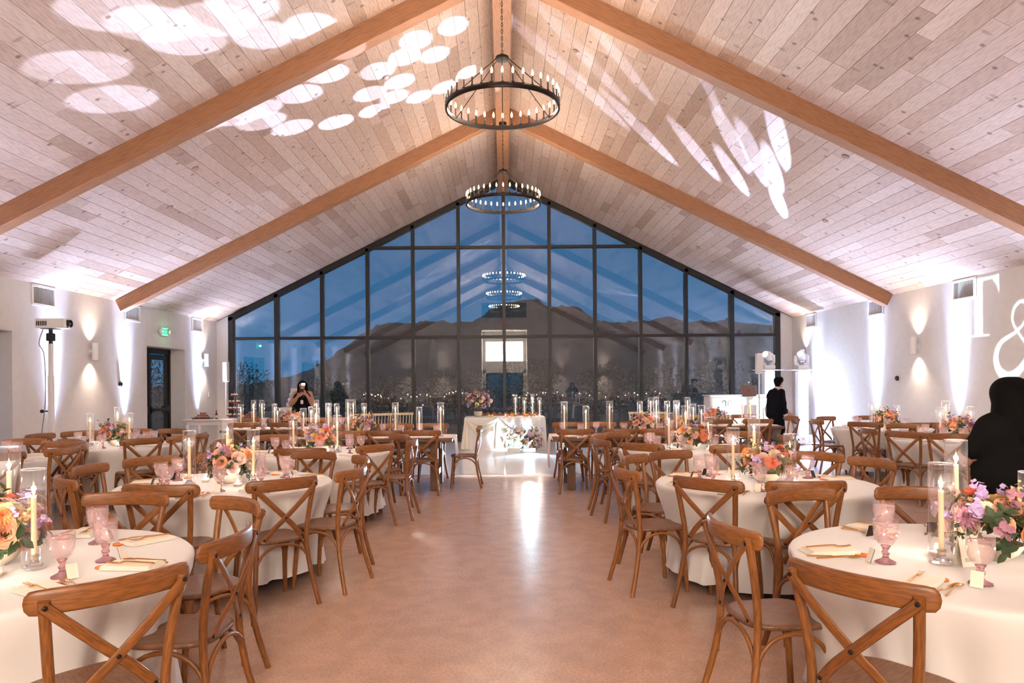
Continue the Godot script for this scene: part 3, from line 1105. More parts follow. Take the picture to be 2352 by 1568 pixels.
func gobo_plate(p: Node3D, src: Vector3, px: float) -> void:
	# letters laid out on the far wall (distance from the camera, height), then carried back along the light to the plate
	var polys := []
	# T: bar, stem, serifs
	polys.append(PackedVector2Array([Vector2(11.98, 3.165), Vector2(11.02, 3.165), Vector2(11.02, 3.115), Vector2(11.98, 3.115)]))
	polys.append(PackedVector2Array([Vector2(11.60, 3.13), Vector2(11.40, 3.13), Vector2(11.40, 2.235), Vector2(11.60, 2.235)]))
	polys.append(PackedVector2Array([Vector2(11.75, 2.25), Vector2(11.25, 2.25), Vector2(11.25, 2.215), Vector2(11.75, 2.215)]))
	for s in [-1.0, 1.0]:
		var x: float = 11.5 + s * 0.48
		polys.append(PackedVector2Array([Vector2(x, 3.14), Vector2(x - s * 0.17, 3.14), Vector2(x - s * 0.035, 2.99), Vector2(x, 2.86)]))
	# the ampersand
	stroke(bend([Vector2(10.28, 1.85), Vector2(10.52, 2.12), Vector2(10.72, 2.38), Vector2(10.70, 2.58), Vector2(10.56, 2.68), Vector2(10.42, 2.60), Vector2(10.44, 2.42), Vector2(10.66, 2.24), Vector2(10.98, 2.10)]), 0.030, 0.045, polys)
	stroke(bend([Vector2(10.66, 2.24), Vector2(10.98, 2.10), Vector2(11.10, 1.88), Vector2(11.02, 1.66), Vector2(10.80, 1.58), Vector2(10.58, 1.68), Vector2(10.40, 1.90), Vector2(10.30, 2.10)]), 0.025, 0.13, polys)
	# the start of the line below
	polys.append(PackedVector2Array([Vector2(11.02, 1.47), Vector2(10.99, 1.47), Vector2(10.99, 1.36), Vector2(11.02, 1.36)]))
	stroke(bend([Vector2(10.85, 1.30), Vector2(11.05, 1.32), Vector2(11.18, 1.16), Vector2(11.12, 0.98), Vector2(10.9, 0.92)]), 0.02, 0.05, polys)
	var wall := HALF - (p.position.x + src.x)
	var k := (px - src.x) / wall
	var plate := []
	for q in polys:
		var r := PackedVector2Array()
		for v in q:
			r.append(Vector2((-v.x - p.position.z - src.z) * k + src.z, (v.y - p.position.y - src.y) * k + src.y))
		plate.append(r)
	# plate = everything on each thin row that no letter covers
	var g := Shape.new()
	var half := 0.0575
	var n := 420
	for j in n:
		var y0 := src.y - half + 2 * half * j / n
		var y1 := y0 + 2 * half / n
		var ym := (y0 + y1) / 2
		var cuts := []
		for q in plate:
			var lo := 1e9
			var hi := -1e9
			for i in q.size():
				var a: Vector2 = q[i]
				var b: Vector2 = q[(i + 1) % q.size()]
				if (a.y <= ym) != (b.y <= ym):
					var x: float = a.x + (b.x - a.x) * (ym - a.y) / (b.y - a.y)
					lo = minf(lo, x)
					hi = maxf(hi, x)
			if hi > lo:
				cuts.append([lo, hi])
		cuts.sort_custom(func(a, b): return a[0] < b[0])
		var x0 := -half
		for c in cuts + [[half, half]]:
			if c[0] > x0:
				g.quad(Vector3(px, y0, c[0]), Vector3(px, y0, x0), Vector3(px, y1, x0), Vector3(px, y1, c[0]))
			x0 = maxf(x0, c[1])
	var o := part("monogram_mask", g.done(), M.duct_dark, p)
	o.set_meta("kind", "stuff")

# ------------------------------------------------------------------ chairs and tables
func chair_proto(key: String, wood: Material, seat_wood: Material) -> void:
	var o := new_proto(key, "dining_chair", "chair")
	# seat: a dished board, rounded at the corners, narrower behind
	var outline := func(sc: float) -> PackedVector3Array:
		var row := PackedVector3Array()
		for i in 33:
			var a := TAU * i / 32
			var x := signf(cos(a)) * pow(absf(cos(a)), 0.55)
			var z := signf(sin(a)) * pow(absf(sin(a)), 0.55)
			var wd := 0.208 - 0.028 * (z * 0.5 + 0.5)
			row.append(Vector3(x * wd * sc, 0, -z * -0.195 * sc).rotated(Vector3.UP, 0.0))
		return row
	var g := Shape.new()
	var rows := []
	for q in [[0.01, 0.447], [0.90, 0.447], [0.975, 0.450], [1.0, 0.458], [1.0, 0.466], [0.98, 0.473], [0.92, 0.475], [0.70, 0.469], [0.4, 0.466], [0.01, 0.465]]:
		var row: PackedVector3Array = outline.call(q[0])
		for i in row.size():
			row[i] = Vector3(row[i].x, q[1], row[i].z)
		rows.append(row)
	g.grid(rows, true, true)
	# grain along the depth of the seat
	for i in g.uv.size():
		g.uv[i] = Vector2(g.v[i].x, g.v[i].z)
	part("seat", g.done(), seat_wood, o)
	for s in [-1.0, 1.0]:
		g = Shape.new()
		g.tube(curve([Vector3(s * 0.232, 0.0, 0.262), Vector3(s * 0.198, 0.24, 0.205), Vector3(s * 0.180, 0.46, 0.180), Vector3(s * 0.195, 0.66, 0.198), Vector3(s * 0.216, 0.862, 0.238)]), 0.0165, 0.018, 9)
		part("rear_leg", g.done(), wood, o)
		g = Shape.new()
		g.tube(curve([Vector3(s * 0.192, 0.0, -0.185), Vector3(s * 0.180, 0.25, -0.165), Vector3(s * 0.170, 0.45, -0.150)]), 0.0155, 0.019, 9)
		part("front_leg", g.done(), wood, o)
	# top rail: a steam-bent slab, deepest in the middle of its sweep
	g = Shape.new()
	rows = []
	for j in 19:
		var t := sin((j / 18.0 * 2.0 - 1.0) * PI / 2)
		var x := t * 0.262
		var z := 0.268 - 0.075 * t * t
		var edge := sqrt(maxf(0.0, 1.0 - pow(maxf(0.0, (absf(t) - 0.90) / 0.10), 2.0)))
		var hh := 0.041 * lerpf(0.02, 1.0, edge)
		var th := 0.0135 * lerpf(0.02, 1.0, edge)
		var tang := Vector3(0.262, 0, -0.15 * t).normalized()
		var out := Vector3(-tang.z, 0, tang.x)
		var row := PackedVector3Array()
		for i in 15:
			var a := TAU * i / 14
			var cx := signf(cos(a)) * pow(absf(cos(a)), 0.6)
			var cy := signf(sin(a)) * pow(absf(sin(a)), 0.6)
			row.append(Vector3(x, 0.852 + hh * cy + 0.006 * (1.0 - t * t), z) + out * (th * cx))
		rows.append(row)
	g.grid(rows, true)
	for i in g.uv.size():
		g.uv[i] = Vector2(g.v[i].y, g.v[i].x)
	part("top_rail", g.done(), wood, o)
	# crossed straps, flat and slightly bowed to the rear, pinned with iron bolts
	var pin := Shape.new()
	pin.lathe([Vector2(0.0, 0.0), Vector2(0.0085, 0.0), Vector2(0.008, 0.003), Vector2(0.0, 0.0045)], 10)
	var pm := pin.done(Transform3D(Basis(Vector3.RIGHT, PI / 2), Vector3.ZERO))
	for s in [-1.0, 1.0]:
		g = Shape.new()
		var d: float = 0.004 * s
		var pts := curve([Vector3(s * 0.222, 0.845, 0.248), Vector3(s * 0.12, 0.745, 0.252 + d), Vector3(s * 0.0, 0.628, 0.236 + d), Vector3(-s * 0.075, 0.555, 0.215 + d), Vector3(-s * 0.138, 0.480, 0.196)])
		g.tube(pts, 0.0185, -1, 10, 0.26, Vector3(1, -s, 0).normalized())
		var strap := part("cross_strap", g.done(), wood, o)
		part("bolt", pm, M.bolt_iron, strap, Transform3D(Basis(), Vector3(s * 0.218, 0.842, 0.254)))
		part("bolt", pm, M.bolt_iron, strap, Transform3D(Basis(), Vector3(-s * 0.136, 0.487, 0.204)))
		if s > 0:
			part("bolt", pm, M.bolt_iron, strap, Transform3D(Basis(), Vector3(0, 0.628, 0.246)))
	# bentwood hoops under the seat
	var hoop := func(a: Vector3, b: Vector3, rise: float) -> ArrayMesh:
		var h := Shape.new()
		var pts := []
		for i in 15:
			var t := i / 14.0
			var p := a.lerp(b, 0.5 - 0.5 * cos(t * PI))
			p.y += rise * pow(sin(t * PI), 0.75)
			pts.append(p)
		h.tube(pts, 0.0105, -1, 7)
		return h.done()
	part("hoop", hoop.call(Vector3(-0.196, 0.235, 0.198), Vector3(0.196, 0.235, 0.198), 0.205), wood, o)
	part("hoop", hoop.call(Vector3(-0.178, 0.235, -0.160), Vector3(0.178, 0.235, -0.160), 0.203), wood, o)
	for s in [-1.0, 1.0]:
		part("hoop", hoop.call(Vector3(s * 0.186, 0.235, -0.155), Vector3(s * 0.194, 0.235, 0.195), 0.203), wood, o)

func slat_chair_proto() -> void:
	var o := new_proto("slat_chair", "slat_back_chair", "chair")
	part("seat", box_mesh(Vector3(0.42, 0.035, 0.42), 0.012, Vector3(0, 0.45, 0)), M.pale_wood, o)
	var g: Shape
	for s in [-1.0, 1.0]:
		g = Shape.new()
		g.tube([Vector3(s * 0.19, 0, 0.22), Vector3(s * 0.19, 0.45, 0.19), Vector3(s * 0.19, 0.88, 0.25)], 0.016, -1, 8)
		part("rear_leg", g.done(), M.pale_wood, o)
		g = Shape.new()
		g.tube([Vector3(s * 0.18, 0, -0.19), Vector3(s * 0.18, 0.44, -0.18)], 0.016, -1, 8)
		part("front_leg", g.done(), M.pale_wood, o)
	g = Shape.new()
	g.soft_box(Vector3(0, 0.88, 0.25), Vector3(0.44, 0.05, 0.025), 0.008)
	part("top_rail", g.done(), M.pale_wood, o)
	for i in 5:
		g = Shape.new()
		g.tube([Vector3(-0.13 + 0.065 * i, 0.46, 0.19), Vector3(-0.14 + 0.07 * i, 0.86, 0.247)], 0.008, -1, 6)
		part("slat", g.done(), M.pale_wood, o)

func cloth_proto(key: String, seed_: int) -> void:
	var o := new_proto(key, "tablecloth", "tablecloth")
	rng.seed = seed_
	var rows := []
	var seg := 140
	var ph := [rng.randf() * TAU, rng.randf() * TAU, rng.randf() * TAU]
	var knots := [[0.01, 0.0], [0.45, 0.0], [0.78, 0.0], [0.812, -0.003], [0.824, -0.014], [0.826, -0.035], [0.818, -0.08], [0.79, -0.16], [0.755, -0.26], [0.735, -0.36], [0.735, -0.48], [0.75, -0.58], [0.765, -0.655]]
	for k in knots:
		var row := PackedVector3Array()
		var drop: float = clampf(-k[1] / 0.62, 0.0, 1.0)
		var amp := 0.12 * pow(drop, 0.75)
		for i in seg + 1:
			var a := TAU * i / seg
			var w := 0.55 * sin(a * 11 + ph[0] + 0.5 * sin(a * 3)) + 0.35 * sin(a * 17 + ph[1]) + 0.25 * sin(a * 5 + ph[2])
			w = 0.55 * w - 0.75 * pow(absf(w), 1.5)
			var r: float = k[0] + amp * w
			row.append(Vector3(r * cos(a), TOP + k[1] + (0.012 * sin(a * 4 + ph[0]) if drop > 0.95 else 0.0), -r * sin(a)))
		rows.append(row)
	rows.reverse()
	var g := Shape.new()
	g.grid(rows, true)
	for i in g.uv.size():
		if g.v[i].y > TOP - 0.004:
			g.uv[i] = Vector2(g.v[i].x, g.v[i].z)
	part("cloth", g.done(), M.ivory_cloth, o)

func round_table_proto() -> void:
	var o := new_proto("round_table", "round_table", "table")
	var g := Shape.new()
	g.lathe([Vector2(0.0, TOP - 0.030), Vector2(0.795, TOP - 0.030), Vector2(0.80, TOP - 0.018), Vector2(0.795, TOP - 0.006), Vector2(0.0, TOP - 0.006)], 48)
	part("tabletop", g.done(), M.dark_oak, o)
	for i in 4:
		var a := TAU * (i + 0.5) / 4
		g = Shape.new()
		g.tube([Vector3(0.42 * cos(a), 0.03, 0.42 * sin(a)), Vector3(0.34 * cos(a), TOP - 0.035, 0.34 * sin(a))], 0.018, -1, 8)
		g.lathe([Vector2(0.0, 0.0), Vector2(0.03, 0.0), Vector2(0.03, 0.03), Vector2(0.0, 0.04)], 10, Vector3(0.42 * cos(a), 0, 0.42 * sin(a)))
		part("leg", g.done(), M.black_metal, o)

func farm_table_proto() -> void:
	var o := new_proto("farm_table", "farm_table", "table")
	for i in 5:
		part("plank", box_mesh(Vector3(2.44, 0.045, 0.204), 0.006), M.dark_oak, o, Transform3D(Basis(), Vector3(0, TOP - 0.0225, -0.416 + 0.208 * i)))
	for s in [-1.0, 1.0]:
		part("apron", box_mesh(Vector3(2.1, 0.10, 0.03), 0.004), M.dark_oak, o, Transform3D(Basis(), Vector3(0, TOP - 0.095, s * 0.40)))
		var post := box_mesh(Vector3(0.11, TOP - 0.05, 0.11), 0.006)
		for z in [-0.38, 0.38]:
			part("leg", post, M.dark_oak, o, Transform3D(Basis(), Vector3(s * 0.95, (TOP - 0.045) / 2, z)))
		part("stretcher", box_mesh(Vector3(0.07, 0.09, 0.66), 0.005), M.dark_oak, o, Transform3D(Basis(), Vector3(s * 0.95, 0.22, 0)))

func runner(at: Vector3, w: float, label: String) -> void:
	# gauze runner down the middle, its ends hanging
	var g := Shape.new()
	var rows := []
	var path := []
	for i in 9:
		path.append(Vector3(-w / 2 - 0.02, TOP - 0.46 + 0.05 * i, 0))
	for i in 25:
		path.append(Vector3(-w / 2 + 0.0 + w * i / 24.0, TOP + 0.006, 0))
	for i in 9:
		path.append(Vector3(w / 2 + 0.02, TOP - 0.05 * i - 0.05, 0))
	for j in path.size():
		var row := PackedVector3Array()
		for i in 15:
			var t := i / 14.0 * 2.0 - 1.0
			var hang: float = clampf((TOP - path[j].y) * 4.0, 0.0, 1.0)
			var sx := signf(path[j].x) * hang * (0.012 + 0.012 * sin(t * 9.0 + j * 0.2))
			row.append(path[j] + Vector3(sx, 0.003 * sin(t * 8 + j * 0.7) * (1.0 - hang), t * lerpf(0.33, 0.20, hang) + 0.02 * sin(j * 0.6)))
		rows.append(row)
	g.grid(rows)
	var o := part("table_runner", g.done(), M.runner_cloth, self)
	o.position = at
	tag(o, label, "table runner", "")

func sweetheart(dep: float) -> void:
	var t := thing("sweetheart_table", "rectangular table under the white swagged cloth before the window wall", "table", Vector3(0, 0, -dep))
	part("tabletop", box_mesh(Vector3(1.80, 0.03, 0.74), 0.005, Vector3(0, TOP - 0.02, 0)), M.dark_oak, t)
	for sx in [-1.0, 1.0]:
		for sz in [-1.0, 1.0]:
			part("leg", box_mesh(Vector3(0.04, TOP - 0.04, 0.04), 0.003, Vector3(sx * 0.8, (TOP - 0.04) / 2, sz * 0.3)), M.black_metal, t)
	# floor-length cloth following a rounded rectangle, with soft folds
	var c := thing("swagged_tablecloth", "long white cloth with gathered swags over the sweetheart table", "tablecloth", Vector3(0, 0, -dep))
	var rows := []
	var seg := 200
	for k in [[0.0, 0.012], [0.06, 0.012], [0.2, 0.010], [0.45, 0.007], [0.68, 0.004], [TOP - 0.01, 0.0], [TOP + 0.003, -0.012], [TOP + 0.004, -0.05], [TOP + 0.004, -0.36]]:
		var row := PackedVector3Array()
		for i in seg + 1:
			var a := TAU * i / seg
			var x: float = signf(cos(a)) * pow(absf(cos(a)), 0.12) * (0.925 + k[1])
			var z: float = signf(sin(a)) * pow(absf(sin(a)), 0.12) * (0.385 + k[1])
			if k[1] < -0.3:
				x *= 0.4; z *= 0.02
			var drop := 1.0 - float(k[0]) / TOP
			var f := 0.022 * maxf(0.0, drop) * (sin(a * 34) + 0.6 * sin(a * 51 + 1.0))
			row.append(Vector3(x * (1 + f), k[0] + 0.012, -z * (1 + f)))
		rows.append(row)
	var g := Shape.new()
	g.grid(rows, true)
	part("cloth", g.done(), M.ivory_cloth, c)
	# swags gathered to two points at the front left
	var swag := func(a: Vector3, b: Vector3, sag: float, n: int, w: float) -> ArrayMesh:
		var s := Shape.new()
		for k in n:
			var pts := []
			for i in 15:
				var u := i / 14.0
				var p := a.lerp(b, u)
				p.y -= (sag * (0.25 + 0.75 * k / (n - 1.0))) * sin(u * PI)
				p.z += 0.028 * sin(u * PI) + 0.012
				pts.append(p)
			s.tube(pts, w * (0.7 + 0.3 * sin(k * 2.1)), -1, 7, 0.55, Vector3.BACK)
		return s.done()
	part("swag", swag.call(Vector3(-0.88, TOP - 0.01, 0.40), Vector3(-0.16, TOP + 0.0, 0.40), 0.42, 9, 0.034), M.chiffon, c)
	part("swag", swag.call(Vector3(-0.16, TOP + 0.0, 0.40), Vector3(0.35, TOP - 0.40, 0.42), 0.16, 6, 0.030), M.chiffon, c)
	for x in [-0.88, -0.16]:
		g = Shape.new()
		for k in 7:
			var pts := []
			for i in 9:
				var u := i / 8.0
				pts.append(Vector3(x + (k - 3) * 0.012 * (0.4 + 1.6 * u) + 0.03 * u * (1 if x > -0.5 else -1), TOP - u * 0.70, 0.415 + 0.022 * u + 0.012 * sin(k * 1.9)))
			g.tube(pts, 0.017, 0.030, 6)
		part("gathered_fall", g.done(), M.chiffon, c)
	# a channel-backed settee behind the table
	var s := thing("settee", "tan channel-backed settee behind the sweetheart table", "sofa", Vector3(0.1, 0, -dep - 1.0))
	part("seat", box_mesh(Vector3(1.5, 0.26, 0.6), 0.06, Vector3(0, 0.33, 0)), M.tan_velvet, s)
	for i in 10:
		g = Shape.new()
		g.soft_box(Vector3(-0.675 + 0.15 * i, 0.58, -0.26), Vector3(0.148, 0.46, 0.14), 0.05)
		part("channel", g.done(), M.tan_velvet, s)
	for sx in [-1.0, 1.0]:
		for z in [-0.24, 0.24]:
			g = Shape.new()
			g.tube([Vector3(sx * 0.68, 0, z), Vector3(sx * 0.66, 0.21, z)], 0.012, 0.02, 8)
			part("leg", g.done(), M.dark_oak, s)

func dance_floor() -> void:
	var o := thing("dance_floor", "glossy white panelled dance floor before the sweetheart table", "dance floor", Vector3(0, 0, 0))
	var d0 := 11.85
	var d1 := 18.3
	for i in 10:
		for k in 2:
			var l := (d1 - d0) / 2
			part("panel", box_mesh(Vector3(0.909, 0.016, l - 0.001), 0.001), M.dance_white, o, Transform3D(Basis(), Vector3(-4.113 + 0.914 * i, 0.010, -d0 - l * (k + 0.5))))
	var g := Shape.new()
	g.prism(PackedVector2Array([Vector2(-4.62, 0.0), Vector2(4.62, 0.0), Vector2(4.60, 0.02), Vector2(-4.60, 0.02)]), -d0, -d0 + 0.05)
	part("edge_trim", g.done(), M.steel, o)
	for s in [-1.0, 1.0]:
		g = Shape.new()
		g.box(Vector3(s * 4.595, 0.010, -(d0 + d1) / 2), Vector3(0.05, 0.02, d1 - d0))
		part("edge_trim", g.done(), M.steel, o)

# ------------------------------------------------------------------ things on the tables
func table_protos() -> void:
	var o := new_proto("goblet", "pink_goblet", "goblet")
	var g := Shape.new()
	# pressed glass: a ribbed and beaded bowl on a short knopped stem
	var rows := []
	var prof := [[0.006, 0.062], [0.019, 0.066], [0.029, 0.076], [0.0355, 0.090], [0.0395, 0.106], [0.0415, 0.120], [0.0425, 0.134], [0.0430, 0.150], [0.0435, 0.158], [0.0430, 0.162], [0.0413, 0.162]]
	for k in prof.size():
		var row := PackedVector3Array()
		for i in 49:
			var a := TAU * i / 48
			var bump := 0.045 * cos(a * 12 + (PI if k % 2 else 0.0)) if k > 1 and k < 7 else 0.0
			row.append(Vector3(prof[k][0] * (1 + bump) * cos(a), prof[k][1], -prof[k][0] * (1 + bump) * sin(a)))
		rows.append(row)
	g.grid(rows, true)
	part("bowl", g.done(), M.pink_glass, o)
	g = Shape.new()
	g.lathe([Vector2(0.0, 0.0), Vector2(0.036, 0.0), Vector2(0.0365, 0.004), Vector2(0.030, 0.008), Vector2(0.014, 0.016), Vector2(0.009, 0.026), Vector2(0.013, 0.034), Vector2(0.0145, 0.040), Vector2(0.010, 0.047), Vector2(0.012, 0.056), Vector2(0.018, 0.066), Vector2(0.0, 0.070)], 24, Vector3.ZERO, 0.05, 12)
	part("stem", g.done(), M.pink_stem, o)
	g = Shape.new()
	g.lathe([Vector2(0.0, 0.072), Vector2(0.026, 0.078), Vector2(0.036, 0.098), Vector2(0.0395, 0.13), Vector2(0.0395, 0.147), Vector2(0.0, 0.149)], 20)
	part("water", g.done(), M.iced_water, o)

	o = new_proto("napkin", "folded_napkin", "napkin")
	g = Shape.new()
	for k in 4:
		g.soft_box(Vector3(0.002 * k, 0.003 + 0.0042 * k, -0.003 * k), Vector3(0.125 - 0.003 * k, 0.0040, 0.235 - 0.006 * k), 0.0018)
	part("cloth", g.done(), M.napkin_cloth, o)
	g = Shape.new()
	g.soft_box(Vector3(0.004, 0.0195, 0.0), Vector3(0.10, 0.0012, 0.19), 0.0004)
	part("menu_sheet", g.done(), M.paper, o)

	o = new_proto("fork", "gold_fork", "fork")
	g = Shape.new()
	g.tube(curve([Vector3(0, 0.003, 0.10), Vector3(0, 0.006, 0.05), Vector3(0, 0.010, -0.02), Vector3(0, 0.006, -0.045)]), 0.0035, 0.0042, 6)
	part("handle", g.done(), M.gold, o)
	g = Shape.new()
	g.soft_box(Vector3(0, 0.0055, -0.055), Vector3(0.021, 0.002, 0.024), 0.001)
	for k in 4:
		g.tube([Vector3(-0.0085 + 0.0057 * k, 0.0055, -0.064), Vector3(-0.0085 + 0.0057 * k, 0.006, -0.085), Vector3(-0.0085 + 0.0057 * k, 0.010, -0.105)], 0.0013, -1, 5)
	part("tines", g.done(), M.gold, o)

	o = new_proto("knife", "gold_knife", "knife")
	g = Shape.new()
	g.tube([Vector3(0, 0.004, 0.11), Vector3(0, 0.004, 0.0)], 0.0042, 0.0038, 6)
	part("handle", g.done(), M.gold, o)
	g = Shape.new()
	g.soft_box(Vector3(0.001, 0.004, -0.055), Vector3(0.013, 0.0016, 0.11), 0.0007)
	part("blade", g.done(), M.gold, o)

	o = new_proto("spoon", "gold_spoon", "spoon")
	g = Shape.new()
	g.tube(curve([Vector3(0, 0.003, 0.10), Vector3(0, 0.006, 0.04), Vector3(0, 0.011, -0.03), Vector3(0, 0.008, -0.05)]), 0.0036, 0.0030, 6)
	part("handle", g.done(), M.gold, o)
	g = Shape.new()
	var sr := []
	for j in 7:
		var row := PackedVector3Array()
		for i in 17:
			var a := TAU * i / 16
			var r := j / 6.0
			row.append(Vector3(0.0185 * r * cos(a), 0.003 + 0.007 * r * r, -0.072 - 0.027 * r * sin(a)))
		sr.append(row)
	g.grid(sr, true)
	part("bowl", g.done(), M.gold, o)

	o = new_proto("orange_slice", "dried_orange_slice", "orange slice")
	g = Shape.new()
	g.lathe([Vector2(0.0, 0.004), Vector2(0.026, 0.004), Vector2(0.030, 0.006), Vector2(0.031, 0.003), Vector2(0.030, 0.0), Vector2(0.0, 0.0)], 20, Vector3.ZERO, 0.03, 5)
	part("rind", g.done(), M.dried_orange, o)
	for k in 8:
		var a := TAU * k / 8
		g = Shape.new()
		g.prism(PackedVector2Array([Vector2(0.004, 0), Vector2(0.024 * cos(0.32), 0.024 * sin(-0.32)), Vector2(0.0255, 0), Vector2(0.024 * cos(0.32), 0.024 * sin(0.32))]), 0.0, 0.0018)
		part("segment", g.done(Transform3D(Basis(Vector3.UP, a) * Basis(Vector3.RIGHT, -PI / 2), Vector3(0, 0.0035, 0))), M.orange_peel, o)

	o = new_proto("card", "place_card", "place card")
	var lean := Transform3D(Basis(Vector3.RIGHT, -0.32), Vector3(0, 0.032, 0))
	part("sheet", box_mesh(Vector3(0.044, 0.062, 0.0012), 0.0), M.paper, o, lean)
	part("backing", box_mesh(Vector3(0.044, 0.062, 0.003), 0.0008), M.chocolate, o, lean * Transform3D(Basis(), Vector3(0, 0, -0.0022)))

	o = new_proto("votive", "votive_candle", "votive candle")
	g = Shape.new()
	g.lathe([Vector2(0.0, 0.0), Vector2(0.031, 0.0), Vector2(0.034, 0.003), Vector2(0.036, 0.062), Vector2(0.0345, 0.064), Vector2(0.033, 0.062), Vector2(0.0305, 0.008), Vector2(0.0, 0.007)], 28)
	part("glass_cup", g.done(), M.clear_glass, o)
	g = Shape.new()
	g.lathe([Vector2(0.0, 0.0085), Vector2(0.0285, 0.0085), Vector2(0.029, 0.022), Vector2(0.0, 0.021)], 20)
	part("wax", g.done(), M.wax, o)
	flame(o, Vector3(0, 0.022, 0), 0.55, 0.5)

	for hgt in [37, 43, 50]:
		var h: float = hgt / 100.0
		o = new_proto("cylinder_%d" % hgt, "glass_cylinder", "candle glass")
		g = Shape.new()
		g.lathe([Vector2(0.0, 0.002), Vector2(0.045, 0.002), Vector2(0.0485, 0.006), Vector2(0.0485, h - 0.002), Vector2(0.0475, h), Vector2(0.0460, h - 0.002), Vector2(0.0460, 0.014), Vector2(0.0, 0.012)], 36)
		part("glass", g.done(), M.clear_glass, o)
		g = Shape.new()
		g.lathe([Vector2(0.0458, h - 0.003), Vector2(0.0472, h - 0.0042), Vector2(0.0487, h - 0.003), Vector2(0.0487, h), Vector2(0.0472, h + 0.0012), Vector2(0.0458, h), Vector2(0.0458, h - 0.003)], 36)
		part("rim", g.done(), M.glass_rim, o)
		g = Shape.new()
		g.lathe([Vector2(0.0, 0.003), Vector2(0.0455, 0.003), Vector2(0.0455, 0.012), Vector2(0.0, 0.011)], 30)
		part("thick_base", g.done(), M.glass_rim, o)
		o = new_proto("taper_%d" % hgt, "taper_candle", "candle")
		g = Shape.new()
		g.lathe([Vector2(0.0, 0.015), Vector2(0.030, 0.015), Vector2(0.031, 0.02), Vector2(0.018, 0.03), Vector2(0.016, 0.045), Vector2(0.019, 0.06), Vector2(0.012, 0.064), Vector2(0.0, 0.05)], 18)
		part("holder", g.done(), M.pink_stem_clear, o)
		g = Shape.new()
		var top := h - 0.115
		g.lathe([Vector2(0.0, 0.05), Vector2(0.0115, 0.05), Vector2(0.0108, top - 0.01), Vector2(0.009, top - 0.001), Vector2(0.004, top - 0.003), Vector2(0.0, top - 0.004)], 14)
		part("wax", g.done(), M.wax, o)
		g = Shape.new()
		g.tube([Vector3(0, top - 0.004, 0), Vector3(0.0015, top + 0.010, 0)], 0.0009, -1, 5)
		part("wick", g.done(), M.black_plastic, o)
		flame(o, Vector3(0, top + 0.003, 0), 1.0, 1.0)

func flame(o: Node3D, at: Vector3, size: float, e: float) -> void:
	var g := Shape.new()
	g.lathe([Vector2(0.003 * size, 0.0), Vector2(0.0075 * size, 0.014 * size), Vector2(0.0055 * size, 0.030 * size), Vector2(0.0, 0.055 * size)], 6, at)
	part("flame", g.done(), M.flame, o)
	omni(at + Vector3(0, 0.018 * size, 0), CANDLE, CANDLE_E * e, 0.01, o)

# where things go round a table: angle 0 is the side nearest the camera, 90 is +x
func around(c: Vector3, deg: float, r: float, off := 0.0) -> Vector3:
	var a := deg_to_rad(deg)
	var d := Vector3(sin(a), 0, cos(a))
	return c + d * r + Vector3(cos(a), 0, -sin(a)) * off

func spots_of(degs: Array, aisle: float) -> Array:
	# a phrase for each seat, from where it is round the table; repeats are told apart as first and second from the near side
	var out := []
	var count := {}
	for q in degs:
		var d: float = q[0] if q is Array else q
		var k := int(round(fposmod(d * aisle, 360.0) / 45.0)) % 8
		var n: String = ["near side", "near aisle corner", "aisle side", "window aisle corner", "window side", "window wall corner", "wall side", "near wall corner"][k]
		count[n] = count.get(n, 0) + 1
		out.append(n if count[n] == 1 else "other " + n)
	return out

func setting(at_table: String, c: Vector3, deg: float, where: String, grade: int) -> void:
	# grade 2: everything; 1: goblet, napkin, orange slice, card; 0: goblet and napkin
	var a := deg_to_rad(deg)
	var tip := "at the %s of the %s" % [where, at_table]
	var y := Vector3(0, TOP + 0.001, 0)
	rng.seed = hash(at_table) + int(deg * 7)
	var w := rng.randf_range(-0.12, 0.12)
	copy_of("goblet", "pink pressed-glass goblet " + tip, around(c, deg, 0.47, 0.10 + w * 0.3) + y, a + w, "pink goblets on the tables", 1.14)
	copy_of("napkin", "cream folded napkin " + tip, around(c, deg, 0.66, -0.03) + y, a + w * 1.5 + 0.05, "folded napkins on the tables")
	if grade < 1:
		return
	copy_of("orange_slice", "dried orange slice " + tip, around(c, deg, 0.53, -0.02 + w * 0.3) + y + Vector3(0, 0.001, 0), a + w * 4, "dried orange slices on the tables")
	copy_of("card", "small place card " + tip, around(c, deg, 0.535, 0.115 + w * 0.2) + y, a + w, "place cards on the tables")
	if grade < 2:
		return
	copy_of("fork", "gold fork " + tip, around(c, deg, 0.66, -0.045) + y + Vector3(0, 0.0205, 0), a + 0.08 + w, "gold forks on the tables")
	copy_of("knife", "gold knife " + tip, around(c, deg, 0.665, 0.055) + y, a - 0.05 + w, "gold knives on the tables")
	copy_of("spoon", "gold spoon " + tip, around(c, deg, 0.645, 0.085) + y, a + 0.06 + w, "gold spoons on the tables")

func taper(c: Vector3, h: int, tip: String) -> void:
	copy_of("cylinder_%d" % h, "clear candle cylinder " + tip, c, 0.0, "glass cylinders round the tapers")
	copy_of("taper_%d" % h, "lit ivory taper candle " + tip, c, 0.0, "lit taper candles in glass cylinders")

